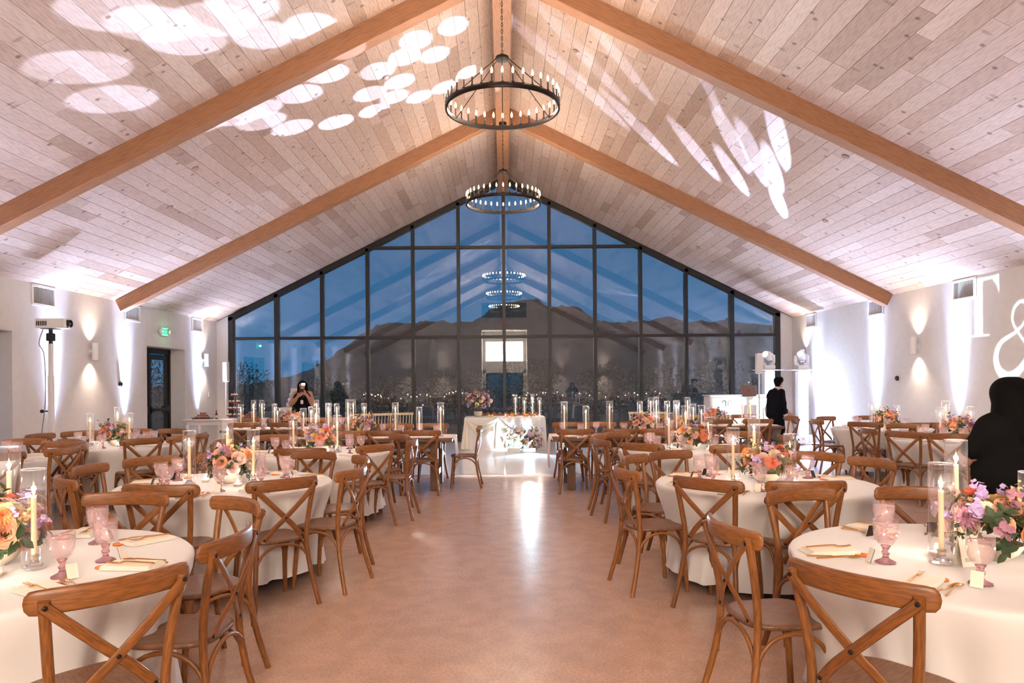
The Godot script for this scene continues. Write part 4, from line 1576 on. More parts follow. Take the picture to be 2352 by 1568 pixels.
func round_table(at_table: String, x: float, dep: float, seats: Array, grade: int, aisle: float, hide_seats := []) -> void:
	var c := Vector3(x, 0, -dep)
	var n: int = names.get("round_table", 0)
	copy_of("round_table", "black-legged table under its cloth, the %s" % at_table, c, 0.3 * n)
	copy_of("cloth_%d" % (n % 3), "ivory floor-length cloth over the %s" % at_table, c, 0.7 * n, "ivory cloths on the round tables")
	var where := spots_of(seats, aisle)
	for i in seats.size():
		# a seat is an angle, or [angle, distance of the chair, how far it is turned]
		var own: Array = seats[i] if seats[i] is Array else [seats[i], 0.90, 0.0]
		var deg: float = own[0]
		rng.seed = int(x * 100) + i * 13
		var r: float = own[1] + rng.randf_range(-0.02, 0.03)
		var turned: float = deg_to_rad(own[2]) if seats[i] is Array else rng.randf_range(-0.08, 0.08)
		copy_of("chair_%d" % ((n + i) % 3), "cross-back wooden chair at the %s of the %s" % [where[i], at_table], around(c, deg, r), deg_to_rad(deg) + turned, "cross-back chairs round the tables")
		setting(at_table, c, deg, where[i], grade)
	var y := Vector3(0, TOP + 0.001, 0)
	copy_of("centre_%d" % (n % 3), "low bowl of peach roses and lavender flowers on the %s" % at_table, c + y + Vector3(0.02, 0, 0), 1.3 * n, "flower bowls on the round tables")
	var s := "of the flowers on the %s" % at_table
	taper(c + y + Vector3(-0.26, 0, 0.07 if x > 0 else 0.10), 43, "left " + s)
	taper(c + y + Vector3(0.235, 0, 0.06 if x < 0 else -0.08), 37 if n % 2 else 43, "right " + s)
	taper(c + y + Vector3(-0.10 if x < 0 else 0.02, 0, -0.27), 50, "behind " + s.substr(3))
	copy_of("votive", "lit votive candle in front of the flowers on %s" % at_table, c + y + Vector3(0.16, 0, 0.20), 0, "votive candles on the tables")
	copy_of("votive", "lit votive candle left of the flowers on %s" % at_table, c + y + Vector3(-0.20, 0, -0.06), 0, "votive candles on the tables")

func farm_table(at_table: String, x: float, dep: float, front: Array, rear: Array, ends: Array, flip: float) -> void:
	# front, rear: x of the chairs on the near and window sides
	var c := Vector3(x, 0, -dep)
	copy_of("farm_table", "dark plank table with square legs, the %s" % at_table, c, 0.0, "long plank tables")
	runner(c, 2.44, "blush gauze runner hanging over both ends of the %s" % at_table)
	var side := ["first", "second", "third", "fourth", "fifth"]
	var order := func(a: float, b: float) -> bool: return a * flip > b * flip
	front.sort_custom(order)
	rear.sort_custom(order)
	for i in front.size():
		copy_of("chair_%d" % (i % 3), "cross-back chair %s from the aisle, near side of the %s" % [side[i], at_table], Vector3(front[i], 0, -dep + 0.62), 0.0, "cross-back chairs at the long tables")
	for i in rear.size():
		copy_of("chair_%d" % ((i + 1) % 3), "cross-back chair %s from the aisle, window side of the %s" % [side[i], at_table], Vector3(rear[i], 0, -dep - 0.62), PI, "cross-back chairs at the long tables")
	for e in ends:
		copy_of("chair_0", "cross-back wooden chair at the %s end of the %s" % ["aisle" if e * flip > 0 else "wall", at_table], Vector3(x + e * 1.36, 0, -dep), e * PI / 2, "cross-back chairs at the long tables")
	var y := Vector3(0, TOP + 0.008, 0)
	for i in front.size():
		copy_of("goblet", "pink goblet %s from the aisle, near side of the %s" % [side[i], at_table], Vector3(front[i] + 0.14, 0, -dep + 0.22) + y, 0, "pink goblets on the tables")
		copy_of("napkin", "cream folded napkin %s from the aisle, near side of the %s" % [side[i], at_table], Vector3(front[i], 0, -dep + 0.38) + y, 0, "folded napkins on the tables")
	for i in rear.size():
		copy_of("goblet", "pink goblet %s from the aisle, window side of the %s" % [side[i], at_table], Vector3(rear[i] - 0.14, 0, -dep - 0.22) + y, 0, "pink goblets on the tables")
	copy_of("centre_%d" % (int(absf(x) * 3) % 3), "low bowl of pink and lavender flowers on the %s" % at_table, Vector3(x - 0.15 * flip, 0, -dep) + y, x, "flower bowls on the long tables")
	var hs := [50, 43, 50, 43, 37, 50, 43]
	var nth := ["first", "second", "third", "fourth", "fifth", "sixth", "seventh"]
	for row in (2 if at_table.contains("outer") else 1):
		var count := 0
		for i in 7:
			var fx: float = x + flip * (1.02 - 0.34 * i) + (0.15 * flip if row else 0.0)
			if absf(fx - x + 0.15 * flip) < 0.16:
				continue
			var fz: float = [0.08, -0.10, 0.02, -0.06, 0.10, -0.08, 0.05][i] - (0.24 if row else 0.0)
			taper(Vector3(fx, 0, -dep + fz) + y, hs[(i + row) % 7], "%s from the aisle%s on the %s" % [nth[count], ", rear row," if row else "", at_table])
			count += 1
	copy_of("votive", "lit votive candle in clear glass at the aisle end of the %s" % at_table, Vector3(x + flip * 0.85, 0, -dep + 0.2) + y, 0, "votive candles on the tables")

# ------------------------------------------------------------------ flowers
func petal(g: Shape, phi: float, r: float, h: float, flare: float, spread: float, curl: float) -> void:
	var rows := []
	for j in 5:
		var row := PackedVector3Array()
		var v := j / 4.0
		for i in 5:
			var u := i / 2.0 - 1.0
			var vv := v * (1.0 - 0.16 * u * u)
			var rad := r * (0.30 + 0.70 * sin(vv * PI / 2)) + flare * vv * vv * vv + curl * u * u * vv
			var a := phi + u * spread * (0.55 + 0.45 * sin(minf(1.0, vv * 1.25) * PI * 0.62))
			row.append(Vector3(rad * cos(a), h * vv - flare * 0.35 * pow(vv, 5.0), -rad * sin(a)))
		rows.append(row)
	g.grid(rows)

func rose_mesh(seed_: int, open: float) -> ArrayMesh:
	rng.seed = seed_
	var g := Shape.new()
	var layers := [[0.047, 0.034, 0.018 * open, 5, 0.80], [0.042, 0.040, 0.014 * open, 5, 0.80], [0.036, 0.042, 0.009 * open, 5, 0.78], [0.028, 0.043, 0.005, 5, 0.75], [0.018, 0.045, 0.0, 4, 0.85], [0.009, 0.045, -0.002, 3, 1.1]]
	for k in layers.size():
		var l: Array = layers[k]
		for i in l[3]:
			petal(g, TAU * (i + 0.43 * k) / l[3] + rng.randf_range(-0.15, 0.15), l[0] * rng.randf_range(0.93, 1.07), l[1] * rng.randf_range(0.9, 1.08), l[2], l[4], 0.003)
	return g.done()

func mum_mesh(seed_: int) -> ArrayMesh:
	rng.seed = seed_
	var g := Shape.new()
	for k in 5:
		var n := 20 - 3 * k
		var tilt := 0.05 + 0.32 * k
		for i in n:
			var a := TAU * (i + 0.5 * k) / n + rng.randf_range(-0.06, 0.06)
			var d := Vector3(cos(a), 0, sin(a))
			var t := Vector3(-sin(a), 0, cos(a))
			var l := (0.056 - 0.006 * k) * rng.randf_range(0.88, 1.08)
			var rows := []
			for j in 4:
				var v := j / 3.0
				var p := d * (0.005 + l * v * cos(tilt)) + Vector3.UP * (0.008 + 0.006 * k + l * v * sin(tilt) - 0.010 * v * v)
				var w := 0.0062 * sin(minf(1.0, v * 0.85 + 0.15) * PI * 0.82)
				rows.append(PackedVector3Array([p + t * w, p - Vector3.UP * 0.0018, p - t * w]))
			g.grid(rows)
	return g.done()

func spray_mesh(seed_: int, n: int, length: float, size: float) -> ArrayMesh:
	# a stem of small ruffled florets
	rng.seed = seed_
	var g := Shape.new()
	for i in n:
		var v := float(i) / n
		var c := Vector3(rng.randf_range(-1, 1) * 0.018, length * (0.35 + 0.65 * v), rng.randf_range(-1, 1) * 0.018)
		var b := Basis.from_euler(Vector3(rng.randf_range(-1, 1), rng.randf() * TAU, rng.randf_range(-1, 1)))
		var s := size * lerpf(1.1, 0.6, v)
		for k in 4:
			var a := TAU * k / 4
			var d := b * Vector3(cos(a), 0.25, sin(a))
			var t := b * Vector3(-sin(a), 0.0, cos(a))
			g.quad(c, c + d * s * 0.6 + t * s * 0.55, c + d * s, c + d * s * 0.6 - t * s * 0.55)
	return g.done()

func leaf_mesh(seed_: int, n: int, length: float, leaf: float, wide: float) -> ArrayMesh:
	rng.seed = seed_
	var g := Shape.new()
	g.tube([Vector3.ZERO, Vector3(0.004, length * 0.5, 0.003), Vector3(-0.003, length * 0.9, 0)], 0.0016, 0.0008, 4)
	for i in n:
		var v := (i + 0.6) / n
		var base := Vector3(0, length * v * 0.95, 0)
		var a := i * 2.4 + rng.randf_range(-0.3, 0.3)
		var d := Vector3(cos(a), 0.55 + rng.randf_range(-0.3, 0.4), sin(a)).normalized()
		var t := d.cross(Vector3.UP).normalized()
		var up := t.cross(d)
		var l := leaf * rng.randf_range(0.75, 1.2)
		var rows := []
		for j in 4:
			var u := j / 3.0
			var p := base + d * l * u - Vector3.UP * l * 0.25 * u * u
			var w := l * wide * sin(PI * (0.08 + 0.90 * u))
			rows.append(PackedVector3Array([p + t * w + up * w * 0.35, p, p - t * w + up * w * 0.35]))
		g.grid(rows)
	return g.done()

var bloom := {}
func flower_meshes() -> void:
	for k in 3:
		bloom["rose_%d" % k] = rose_mesh(10 + k, [0.9, 0.5, 1.2][k])
		bloom["mum_%d" % k] = mum_mesh(20 + k)
		bloom["spray_%d" % k] = spray_mesh(30 + k, 13, 0.11, 0.019)
		bloom["leaf_%d" % k] = leaf_mesh(40 + k, 9, 0.11, 0.05, 0.26)
		bloom["fern_%d" % k] = leaf_mesh(50 + k, 18, 0.13, 0.024, 0.22)
		bloom["bead_%d" % k] = spray_mesh(60 + k, 16, 0.14, 0.011)

func stick(o: Node3D, called: String, mesh: String, m: Material, p: Vector3, d: Vector3, s: float) -> void:
	var y := d.normalized()
	var x := y.cross(Vector3(0.3, 0.2, 0.93)).normalized()
	var b := Basis(x, y, x.cross(y)).rotated(y, rng.randf() * TAU).scaled(Vector3.ONE * s)
	part(called, bloom[mesh], m, o, Transform3D(b, p))

func arrangement(o: Node3D, seed_: int, centre: Vector3, r: Vector3, n_rose: int, n_mum: int, n_spray: int, n_leaf: int, size := 1.0, cool := 0.0) -> void:
	rng.seed = seed_
	var roses := ["peach", "cream", "peach", "orange", "blush", "yellow", "peach", "peach"]
	if cool > 0.5:
		roses = ["blush", "peach", "cream", "blush", "white", "lavender", "peach", "mauve"]
	var dir := func(i: int, n: int, low: float) -> Vector3:
		var y := lerpf(0.95, low, (i + 0.5) / n)
		var a := i * 2.39996 + seed_
		var q := sqrt(maxf(0.0, 1.0 - y * y))
		return Vector3(q * cos(a), y, q * sin(a))
	for i in n_leaf:
		var d: Vector3 = dir.call(i, n_leaf, -0.45)
		var kind: String = ["leaf", "fern", "leaf"][i % 3]
		stick(o, "leaf_spray", "%s_%d" % [kind, i % 3], M[["leaf", "leaf_olive", "leaf", "leaf_dusty", "leaf"][i % 5]], centre + d * r * rng.randf_range(0.35, 0.7), d + Vector3(rng.randf_range(-0.4, 0.4), 0.1, rng.randf_range(-0.4, 0.4)), rng.randf_range(0.8, 1.35) * size)
	for i in n_rose:
		var d: Vector3 = dir.call(i, n_rose, -0.15)
		stick(o, "rose", "rose_%d" % (i % 3), M["petal_" + roses[(i + seed_) % 8]], centre + d * r * rng.randf_range(0.72, 0.98), d, rng.randf_range(0.62, 1.02) * size)
	for i in n_mum:
		var d: Vector3 = dir.call(i, n_mum, 0.1).rotated(Vector3.UP, 1.1)
		stick(o, "chrysanthemum", "mum_%d" % (i % 3), M["petal_" + ["coral", "orange", "mauve"][i % 3] if cool < 0.5 else "petal_" + ["blush", "mauve", "white"][i % 3]], centre + d * r * rng.randf_range(0.9, 1.15), d, rng.randf_range(0.8, 1.1) * size)
	for i in n_spray:
		var d: Vector3 = dir.call(i, n_spray, 0.0).rotated(Vector3.UP, 2.3)
		stick(o, "sweet_pea", "spray_%d" % (i % 3), M["petal_" + ["lavender", "lavender", "mauve", "blush"][i % 4]], centre + d * r * 0.72, d + Vector3(0, 0.35, 0), rng.randf_range(0.85, 1.3) * size)
	for i in maxi(2, n_spray / 3):
		var d: Vector3 = dir.call(i, maxi(2, n_spray / 3), 0.2).rotated(Vector3.UP, 4.0)
		stick(o, "berry_spray", "bead_%d" % (i % 3), M[["petal_yellow", "leaf_olive"][i % 2]], centre + d * r * 0.8, d + Vector3(0, 0.5, 0), rng.randf_range(0.9, 1.4) * size)

func centrepieces() -> void:
	flower_meshes()
	for k in 3:
		var o := new_proto("centre_%d" % k, "flower_centrepiece", "flowers")
		var g := Shape.new()
		g.lathe([Vector2(0.0, 0.0), Vector2(0.045, 0.0), Vector2(0.05, 0.006), Vector2(0.085, 0.030), Vector2(0.105, 0.062), Vector2(0.108, 0.075), Vector2(0.103, 0.076), Vector2(0.095, 0.055), Vector2(0.0, 0.045)], 32)
		part("bowl", g.done(), M.bowl_stone, o)
		arrangement(o, 100 + k, Vector3(0, 0.135, 0), Vector3(0.165, 0.13, 0.165), 17, 4, 11, 34)

# ------------------------------------------------------------------ people: one smooth surface round a skeleton (surface nets)
func flesh(g: Shape, bones: Array, cell: float, k := 0.025) -> void:
	# bones: [a, b, radius a, radius b, colour]
	var lo := Vector3(1e9, 1e9, 1e9)
	var hi := -lo
	for b in bones:
		for e in [[b[0], b[2]], [b[1], b[3]]]:
			lo = lo.min(e[0] - Vector3.ONE * (e[1] + cell * 3))
			hi = hi.max(e[0] + Vector3.ONE * (e[1] + cell * 3))
	var n := Vector3i(((hi - lo) / cell).ceil()) + Vector3i.ONE
	var f := PackedFloat32Array()
	f.resize(n.x * n.y * n.z)
	f.fill(1.0)
	var own := PackedInt32Array()
	own.resize(f.size())
	var best := PackedFloat32Array()
	best.resize(f.size())
	best.fill(9.0)
	var sy := n.x
	var sz := n.x * n.y
	for bi in bones.size():
		var b: Array = bones[bi]
		var a: Vector3 = b[0]
		var ab: Vector3 = b[1] - a
		var len2 := maxf(ab.length_squared(), 1e-9)
		var ra: float = b[2]
		var dr: float = b[3] - ra
		var m := maxf(b[2], b[3]) + k + cell * 2
		var p0 := Vector3i(((a.min(b[1]) - Vector3.ONE * m - lo) / cell).floor()).max(Vector3i.ZERO)
		var p1 := Vector3i(((a.max(b[1]) + Vector3.ONE * m - lo) / cell).ceil()).min(n - Vector3i.ONE)
		for z in range(p0.z, p1.z + 1):
			for y in range(p0.y, p1.y + 1):
				var at := z * sz + y * sy
				for x in range(p0.x, p1.x + 1):
					var p := lo + Vector3(x, y, z) * cell - a
					var t := clampf(p.dot(ab) / len2, 0.0, 1.0)
					var d := (p - ab * t).length() - ra - dr * t
					var i := at + x
					if d < best[i]:
						best[i] = d
						own[i] = bi
					var o := f[i]
					var h := maxf(k - absf(o - d), 0.0) / k
					f[i] = minf(o, d) - h * h * k * 0.25
	var at_cell := {}
	var base := g.v.size()
	for z in n.z - 1:
		for y in n.y - 1:
			var row := z * sz + y * sy
			for x in n.x - 1:
				var i := row + x
				var s := 0
				if f[i] < 0: s += 1
				if f[i + 1] < 0: s += 1
				if f[i + sy] < 0: s += 1
				if f[i + sy + 1] < 0: s += 1
				if f[i + sz] < 0: s += 1
				if f[i + sz + 1] < 0: s += 1
				if f[i + sz + sy] < 0: s += 1
				if f[i + sz + sy + 1] < 0: s += 1
				if s == 0 or s == 8:
					continue
				var sum := Vector3.ZERO
				var c := 0
				for e in [[0, 0, 0, 1, 0, 0], [0, 1, 0, 1, 1, 0], [0, 0, 1, 1, 0, 1], [0, 1, 1, 1, 1, 1], [0, 0, 0, 0, 1, 0], [1, 0, 0, 1, 1, 0], [0, 0, 1, 0, 1, 1], [1, 0, 1, 1, 1, 1], [0, 0, 0, 0, 0, 1], [1, 0, 0, 1, 0, 1], [0, 1, 0, 0, 1, 1], [1, 1, 0, 1, 1, 1]]:
					var fa := f[i + e[0] + e[1] * sy + e[2] * sz]
					var fb := f[i + e[3] + e[4] * sy + e[5] * sz]
					if (fa < 0) != (fb < 0):
						var t := fa / (fa - fb)
						sum += Vector3(lerpf(e[0], e[3], t), lerpf(e[1], e[4], t), lerpf(e[2], e[5], t))
						c += 1
				var q := sum / c
				var gr := Vector3(f[i + 1] - f[i] + f[i + 1 + sy] - f[i + sy] + f[i + 1 + sz + sy] - f[i + sz + sy], f[i + sy] - f[i] + f[i + sy + 1] - f[i + 1] + f[i + sy + sz + 1] - f[i + sz + 1], f[i + sz] - f[i] + f[i + sz + 1] - f[i + 1] + f[i + sz + sy + 1] - f[i + sy + 1])
				at_cell[i] = g.v.size()
				g.v.append(lo + (Vector3(x, y, z) + q) * cell)
				g.n.append(gr.normalized())
				g.uv.append(Vector2.ZERO)
				g.col.append(bones[own[i]][4])
	for i in at_cell:
		var z: int = i / sz
		var y: int = (i % sz) / sy
		var x: int = i % sy
		var ins := f[i] < 0
		for e in [[1, sy, sz, y, z], [sy, sz, 1, z, x], [sz, 1, sy, x, y]]:
			if e[3] == 0 or e[4] == 0:
				continue
			if ins == (f[i + e[0]] < 0):
				continue
			var a = at_cell.get(i)
			var b = at_cell.get(i - e[1])
			var c = at_cell.get(i - e[1] - e[2])
			var d = at_cell.get(i - e[2])
			if a == null or b == null or c == null or d == null:
				continue
			if ins:
				g.ix.append_array(PackedInt32Array([a, c, b, a, d, c]))
			else:
				g.ix.append_array(PackedInt32Array([a, b, c, a, c, d]))

const SKIN := Color(0.42, 0.235, 0.16)
const PALE_SKIN := Color(0.55, 0.36, 0.27)
const BLACK := Color(0.010, 0.009, 0.010)
const SUIT := Color(0.010, 0.010, 0.015)

func limb(a: Vector3, b: Vector3, c: Vector3, r: Array, up: Color, low: Color) -> Array:
	return [[a, b, r[0], r[1], up], [b, c, r[1], r[2], low]]

func hand(g: Shape, wrist: Vector3, d: Vector3, palm: Vector3, skin: Color, curl: float, side: float) -> void:
	# d: where the fingers point, palm: the way the palm faces; thumb on the +side
	d = d.normalized()
	var across := d.cross(palm).normalized() * side
	palm = across.cross(d).normalized() * side
	var b := []
	for k in 4:
		var off := (k - 1.5) * 0.021
		var root := wrist + d * 0.085 + across * off
		b.append([wrist + d * 0.02 + across * off * 0.6, root, 0.016, 0.0125, skin])
		var l: float = [0.074, 0.082, 0.077, 0.060][k] if side > 0 else [0.060, 0.077, 0.082, 0.074][k]
		var p1 := root + (d * cos(curl * 0.5) + palm * sin(curl * 0.5)) * l * 0.45
		var p2 := p1 + (d * cos(curl * 1.3) + palm * sin(curl * 1.3)) * l * 0.32
		var p3 := p2 + (d * cos(curl * 2.0) + palm * sin(curl * 2.0)) * l * 0.26
		b.append([root, p1, 0.0095, 0.009, skin])
		b.append([p1, p2, 0.009, 0.0083, skin])
		b.append([p2, p3, 0.0083, 0.0072, skin])
	var th := wrist + d * 0.03 - across * 0.026
	var t1 := th + (d * 0.6 - across * 0.75 + palm * 0.35).normalized() * 0.042
	b.append([wrist + d * 0.015, th, 0.017, 0.014, skin])
	b.append([th, t1, 0.0125, 0.0105, skin])
	b.append([t1, t1 + (d * 0.85 - across * 0.2 + palm * 0.5).normalized() * 0.034, 0.0105, 0.008, skin])
	flesh(g, b, 0.0045, 0.008)

func head_bones(c: Vector3, face: Vector3, skin: Color) -> Array:
	# c: middle of the skull; face: the way it looks
	var f := face.normalized()
	var r := f.cross(Vector3.UP).normalized()
	return [
		[c + Vector3(0, 0.025, 0) - f * 0.03, c + Vector3(0, 0.03, 0) + f * 0.03, 0.082, 0.076, skin], [c - f * 0.01, c - Vector3(0, 0.07, 0) + f * 0.045, 0.068, 0.042, skin],
		[c - Vector3(0, 0.095, 0) + f * 0.055, c - Vector3(0, 0.10, 0) + f * 0.06, 0.026, 0.022, skin],
		[c + f * 0.088 + Vector3(0, 0.01, 0), c + f * 0.108 - Vector3(0, 0.032, 0), 0.010, 0.014, skin],
		[c + f * 0.082 - Vector3(0, 0.066, 0) - r * 0.016, c + f * 0.082 - Vector3(0, 0.066, 0) + r * 0.016, 0.010, 0.010, skin * Color(0.8, 0.6, 0.6)],
		[c + f * 0.076 + Vector3(0, 0.03, 0) - r * 0.045, c + f * 0.082 + Vector3(0, 0.034, 0) - r * 0.018, 0.011, 0.011, skin], [c + f * 0.076 + Vector3(0, 0.03, 0) + r * 0.045, c + f * 0.082 + Vector3(0, 0.034, 0) + r * 0.018, 0.011, 0.011, skin],
		[c - r * 0.078 + Vector3(0, 0.01, 0), c - r * 0.083 - Vector3(0, 0.03, 0) - f * 0.005, 0.014, 0.011, skin], [c + r * 0.078 + Vector3(0, 0.01, 0), c + r * 0.083 - Vector3(0, 0.03, 0) - f * 0.005, 0.014, 0.011, skin]]

func eyes(o: Node3D, c: Vector3, face: Vector3) -> void:
	var f := face.normalized()
	var r := f.cross(Vector3.UP).normalized()
	for s in [-1.0, 1.0]:
		var g := Shape.new()
		g.ball(c + f * 0.079 + Vector3(0, 0.012, 0) + r * s * 0.031, Vector3(0.011, 0.008, 0.011), 10, 6)
		part("eye", g.done(), M.black_hair, o)

func person_mesh(o: Node3D, body: Array, cell: float, head: Array, hands: Array) -> void:
	var g := Shape.new()
	g.use_col = true
	flesh(g, body, cell, 0.04)
	flesh(g, head, cell * 0.5, 0.018)
	for h in hands:
		hand(g, h[0], h[1], h[2], h[3], h[4], h[5])
	part("body", g.done(), M.figure, o)

func hair_mesh(o: Node3D, bones: Array, cell: float) -> void:
	var g := Shape.new()
	flesh(g, bones, cell, 0.03)
	part("hair", g.done(), M.black_hair, o)

func people() -> void:
	var V := func(x: float, y: float, z: float) -> Vector3: return Vector3(x, y, z)
	# woman at the right with her back to the camera
	var o := thing("person", "person with long black hair and a black shirt, seen from behind near the lettered wall", "person", Vector3(3.17, 0, -4.45), 0.0)
	var B := BLACK
	var body := [
		[V.call(-0.10, 0.94, 0), V.call(0.10, 0.94, 0), 0.145, 0.145, B], [V.call(-0.075, 1.08, 0), V.call(0.075, 1.08, 0), 0.135, 0.135, B], [V.call(-0.10, 1.20, 0.0), V.call(0.10, 1.20, 0), 0.125, 0.125, B],
		[V.call(-0.02, 1.30, 0.01), V.call(-0.155, 1.235, 0.01), 0.062, 0.062, B], [V.call(0.02, 1.30, 0.01), V.call(0.155, 1.235, 0.01), 0.062, 0.062, B], [V.call(0, 1.27, 0), V.call(0, 1.37, -0.01), 0.07, 0.055, SKIN],
		[V.call(-0.09, 0.92, 0), V.call(-0.095, 0.50, -0.01), 0.105, 0.075, B], [V.call(-0.095, 0.50, -0.01), V.call(-0.095, 0.09, 0.02), 0.075, 0.045, B],
		[V.call(0.09, 0.92, 0), V.call(0.10, 0.50, -0.01), 0.105, 0.075, B], [V.call(0.10, 0.50, -0.01), V.call(0.10, 0.09, 0.02), 0.075, 0.045, B],
		[V.call(-0.095, 0.05, 0.03), V.call(-0.10, 0.035, -0.14), 0.045, 0.035, B], [V.call(0.10, 0.05, 0.03), V.call(0.105, 0.035, -0.14), 0.045, 0.035, B]]
	body += [[V.call(-0.165, 1.235, 0.01), V.call(-0.245, 1.10, -0.02), 0.056, 0.058, B], [V.call(-0.245, 1.10, -0.02), V.call(-0.235, 1.04, -0.08), 0.044, 0.040, SKIN], [V.call(-0.235, 1.04, -0.08), V.call(-0.06, 1.03, -0.28), 0.040, 0.027, SKIN]]
	body += [[V.call(0.165, 1.235, 0.01), V.call(0.245, 1.10, -0.02), 0.056, 0.058, B], [V.call(0.245, 1.10, -0.02), V.call(0.235, 1.04, -0.08), 0.044, 0.040, SKIN], [V.call(0.235, 1.04, -0.08), V.call(0.08, 1.03, -0.28), 0.040, 0.027, SKIN]]
	var hc: Vector3 = V.call(0.0, 1.415, -0.03)
	person_mesh(o, body, 0.014, head_bones(hc, Vector3(0.2, -0.1, -1), SKIN), [[V.call(-0.06, 1.03, -0.28), Vector3(0.8, 0, -0.5), Vector3(0, 0.2, -1), SKIN, 0.5, 1.0], [V.call(0.08, 1.03, -0.28), Vector3(-0.8, 0, -0.5), Vector3(0, 0.2, -1), SKIN, 0.5, -1.0]])
	hair_mesh(o, [[hc + V.call(-0.02, 0.035, 0.01), hc + V.call(0.02, 0.035, 0.01), 0.098, 0.098, B], [hc + V.call(-0.045, 0.0, 0.03), hc + V.call(-0.085, -0.20, 0.055), 0.075, 0.072, B], [hc + V.call(0.045, 0.0, 0.03), hc + V.call(0.085, -0.20, 0.055), 0.075, 0.072, B],
		[hc + V.call(0, 0.0, 0.05), hc + V.call(0, -0.22, 0.10), 0.09, 0.075, B], [hc + V.call(-0.075, -0.18, 0.065), hc + V.call(-0.085, -0.40, 0.105), 0.065, 0.04, B], [hc + V.call(0.075, -0.18, 0.065), hc + V.call(0.085, -0.40, 0.105), 0.065, 0.04, B], [hc + V.call(0, -0.2, 0.10), hc + V.call(0, -0.44, 0.13), 0.075, 0.04, B]], 0.010)
	# man in a dark suit by the lighting totems
	o = thing("person", "person in a dark suit and white cuffs walking past the booth with folded cloths", "person", Vector3(5.88, 0, -15.5), 0.0)
	var S := SUIT
	body = [
		[V.call(-0.075, 0.93, 0), V.call(0.055, 0.93, 0), 0.128, 0.128, S], [V.call(-0.07, 1.07, 0), V.call(0.06, 1.07, 0), 0.122, 0.118, S], [V.call(-0.075, 1.20, 0), V.call(0.08, 1.20, 0), 0.118, 0.112, S],
		[V.call(-0.09, 1.29, 0.02), V.call(0.03, 1.325, 0.0), 0.07, 0.06, S], [V.call(0.11, 1.29, -0.02), V.call(0.03, 1.325, 0.0), 0.066, 0.06, S], [V.call(0.02, 1.32, 0), V.call(0.05, 1.41, -0.02), 0.065, 0.055, PALE_SKIN],
		[V.call(-0.08, 0.92, 0), V.call(-0.10, 0.84, 0.03), 0.15, 0.13, S],
		[V.call(-0.06, 0.90, 0), V.call(-0.02, 0.48, 0.03), 0.105, 0.075, S], [V.call(-0.02, 0.48, 0.03), V.call(-0.07, 0.09, 0.06), 0.072, 0.055, S],
		[V.call(0.07, 0.90, 0), V.call(0.14, 0.49, -0.05), 0.105, 0.075, S], [V.call(0.14, 0.49, -0.05), V.call(0.13, 0.09, -0.06), 0.072, 0.055, S],
		[V.call(-0.07, 0.05, 0.07), V.call(0.07, 0.035, 0.05), 0.045, 0.038, B], [V.call(0.12, 0.05, -0.06), V.call(0.26, 0.035, -0.08), 0.045, 0.038, B]]
	body += [[V.call(0.10, 1.30, 0.09), V.call(0.11, 1.06, 0.15), 0.068, 0.058, S], [V.call(0.11, 1.06, 0.15), V.call(0.15, 0.84, 0.15), 0.056, 0.045, S], [V.call(0.15, 0.845, 0.15), V.call(0.153, 0.825, 0.15), 0.04, 0.04, Color(0.75, 0.75, 0.77)], [V.call(0.153, 0.83, 0.15), V.call(0.16, 0.80, 0.15), 0.026, 0.026, PALE_SKIN]]
	body += [[V.call(0.10, 1.29, -0.12), V.call(0.16, 1.05, -0.17), 0.066, 0.056, S], [V.call(0.16, 1.05, -0.17), V.call(0.28, 0.88, -0.12), 0.054, 0.042, S]]
	hc = V.call(0.075, 1.50, -0.02)
	person_mesh(o, body, 0.016, head_bones(hc, Vector3(0.9, -0.25, -0.55), PALE_SKIN), [[V.call(0.16, 0.80, 0.15), Vector3(0.35, -1, 0), Vector3(0.6, 0.2, -0.8), PALE_SKIN, 0.9, 1.0], [V.call(0.29, 0.87, -0.12), Vector3(0.6, -0.6, 0.2), Vector3(0, 0, 1), PALE_SKIN, 0.8, -1.0]])
	hair_mesh(o, [[hc + V.call(-0.03, 0.045, 0.01), hc + V.call(0.035, 0.062, -0.005), 0.080, 0.070, B], [hc + V.call(-0.05, 0.0, 0.02), hc + V.call(-0.045, -0.045, 0.02), 0.055, 0.045, B], [hc + V.call(0.05, 0.075, -0.03), hc + V.call(0.075, 0.07, -0.05), 0.045, 0.035, B], [hc + V.call(-0.02, 0.03, 0.045), hc + V.call(-0.02, -0.045, 0.04), 0.058, 0.042, B], [hc + V.call(0.03, 0.055, 0.04), hc + V.call(0.02, 0.01, 0.052), 0.045, 0.035, B]], 0.009)
	var g := Shape.new()
	g.tube(curve([V.call(-0.035, 1.40, 0.05), V.call(0.03, 1.385, 0.065), V.call(0.10, 1.37, 0.03), V.call(0.12, 1.35, -0.03)]), 0.016, 0.012, 7)
	part("collar", g.done(), M.white_shirt, o)
	# the cloths held in his hand
	g = Shape.new()
	var rows := []
	for j in 9:
		var row := PackedVector3Array()
		for i in 13:
			var a := TAU * i / 12
			row.append(V.call(0.13 + 0.28 * j / 8.0 + 0.012 * sin(a * 3 + j), 0.755 - 0.11 * pow(j / 8.0, 1.6) + (0.05 + 0.025 * sin(j * 1.2)) * sin(a), 0.12 + 0.055 * cos(a)))
		rows.append(row)
	g.grid(rows, true)
	var cl := part("folded_cloths", g.done(), M.grey_cloth, self)
	cl.position = Vector3(5.88, 0, -15.5)
	tag(cl, "bundle of grey and white cloths in the hand of the suited person", "cloths")
	# woman who films with a camera held before her face
	o = thing("person", "person in a black sleeveless dress holding a camera to the face before the window wall", "person", Vector3(-4.86, 0, -17.2), 0.0)
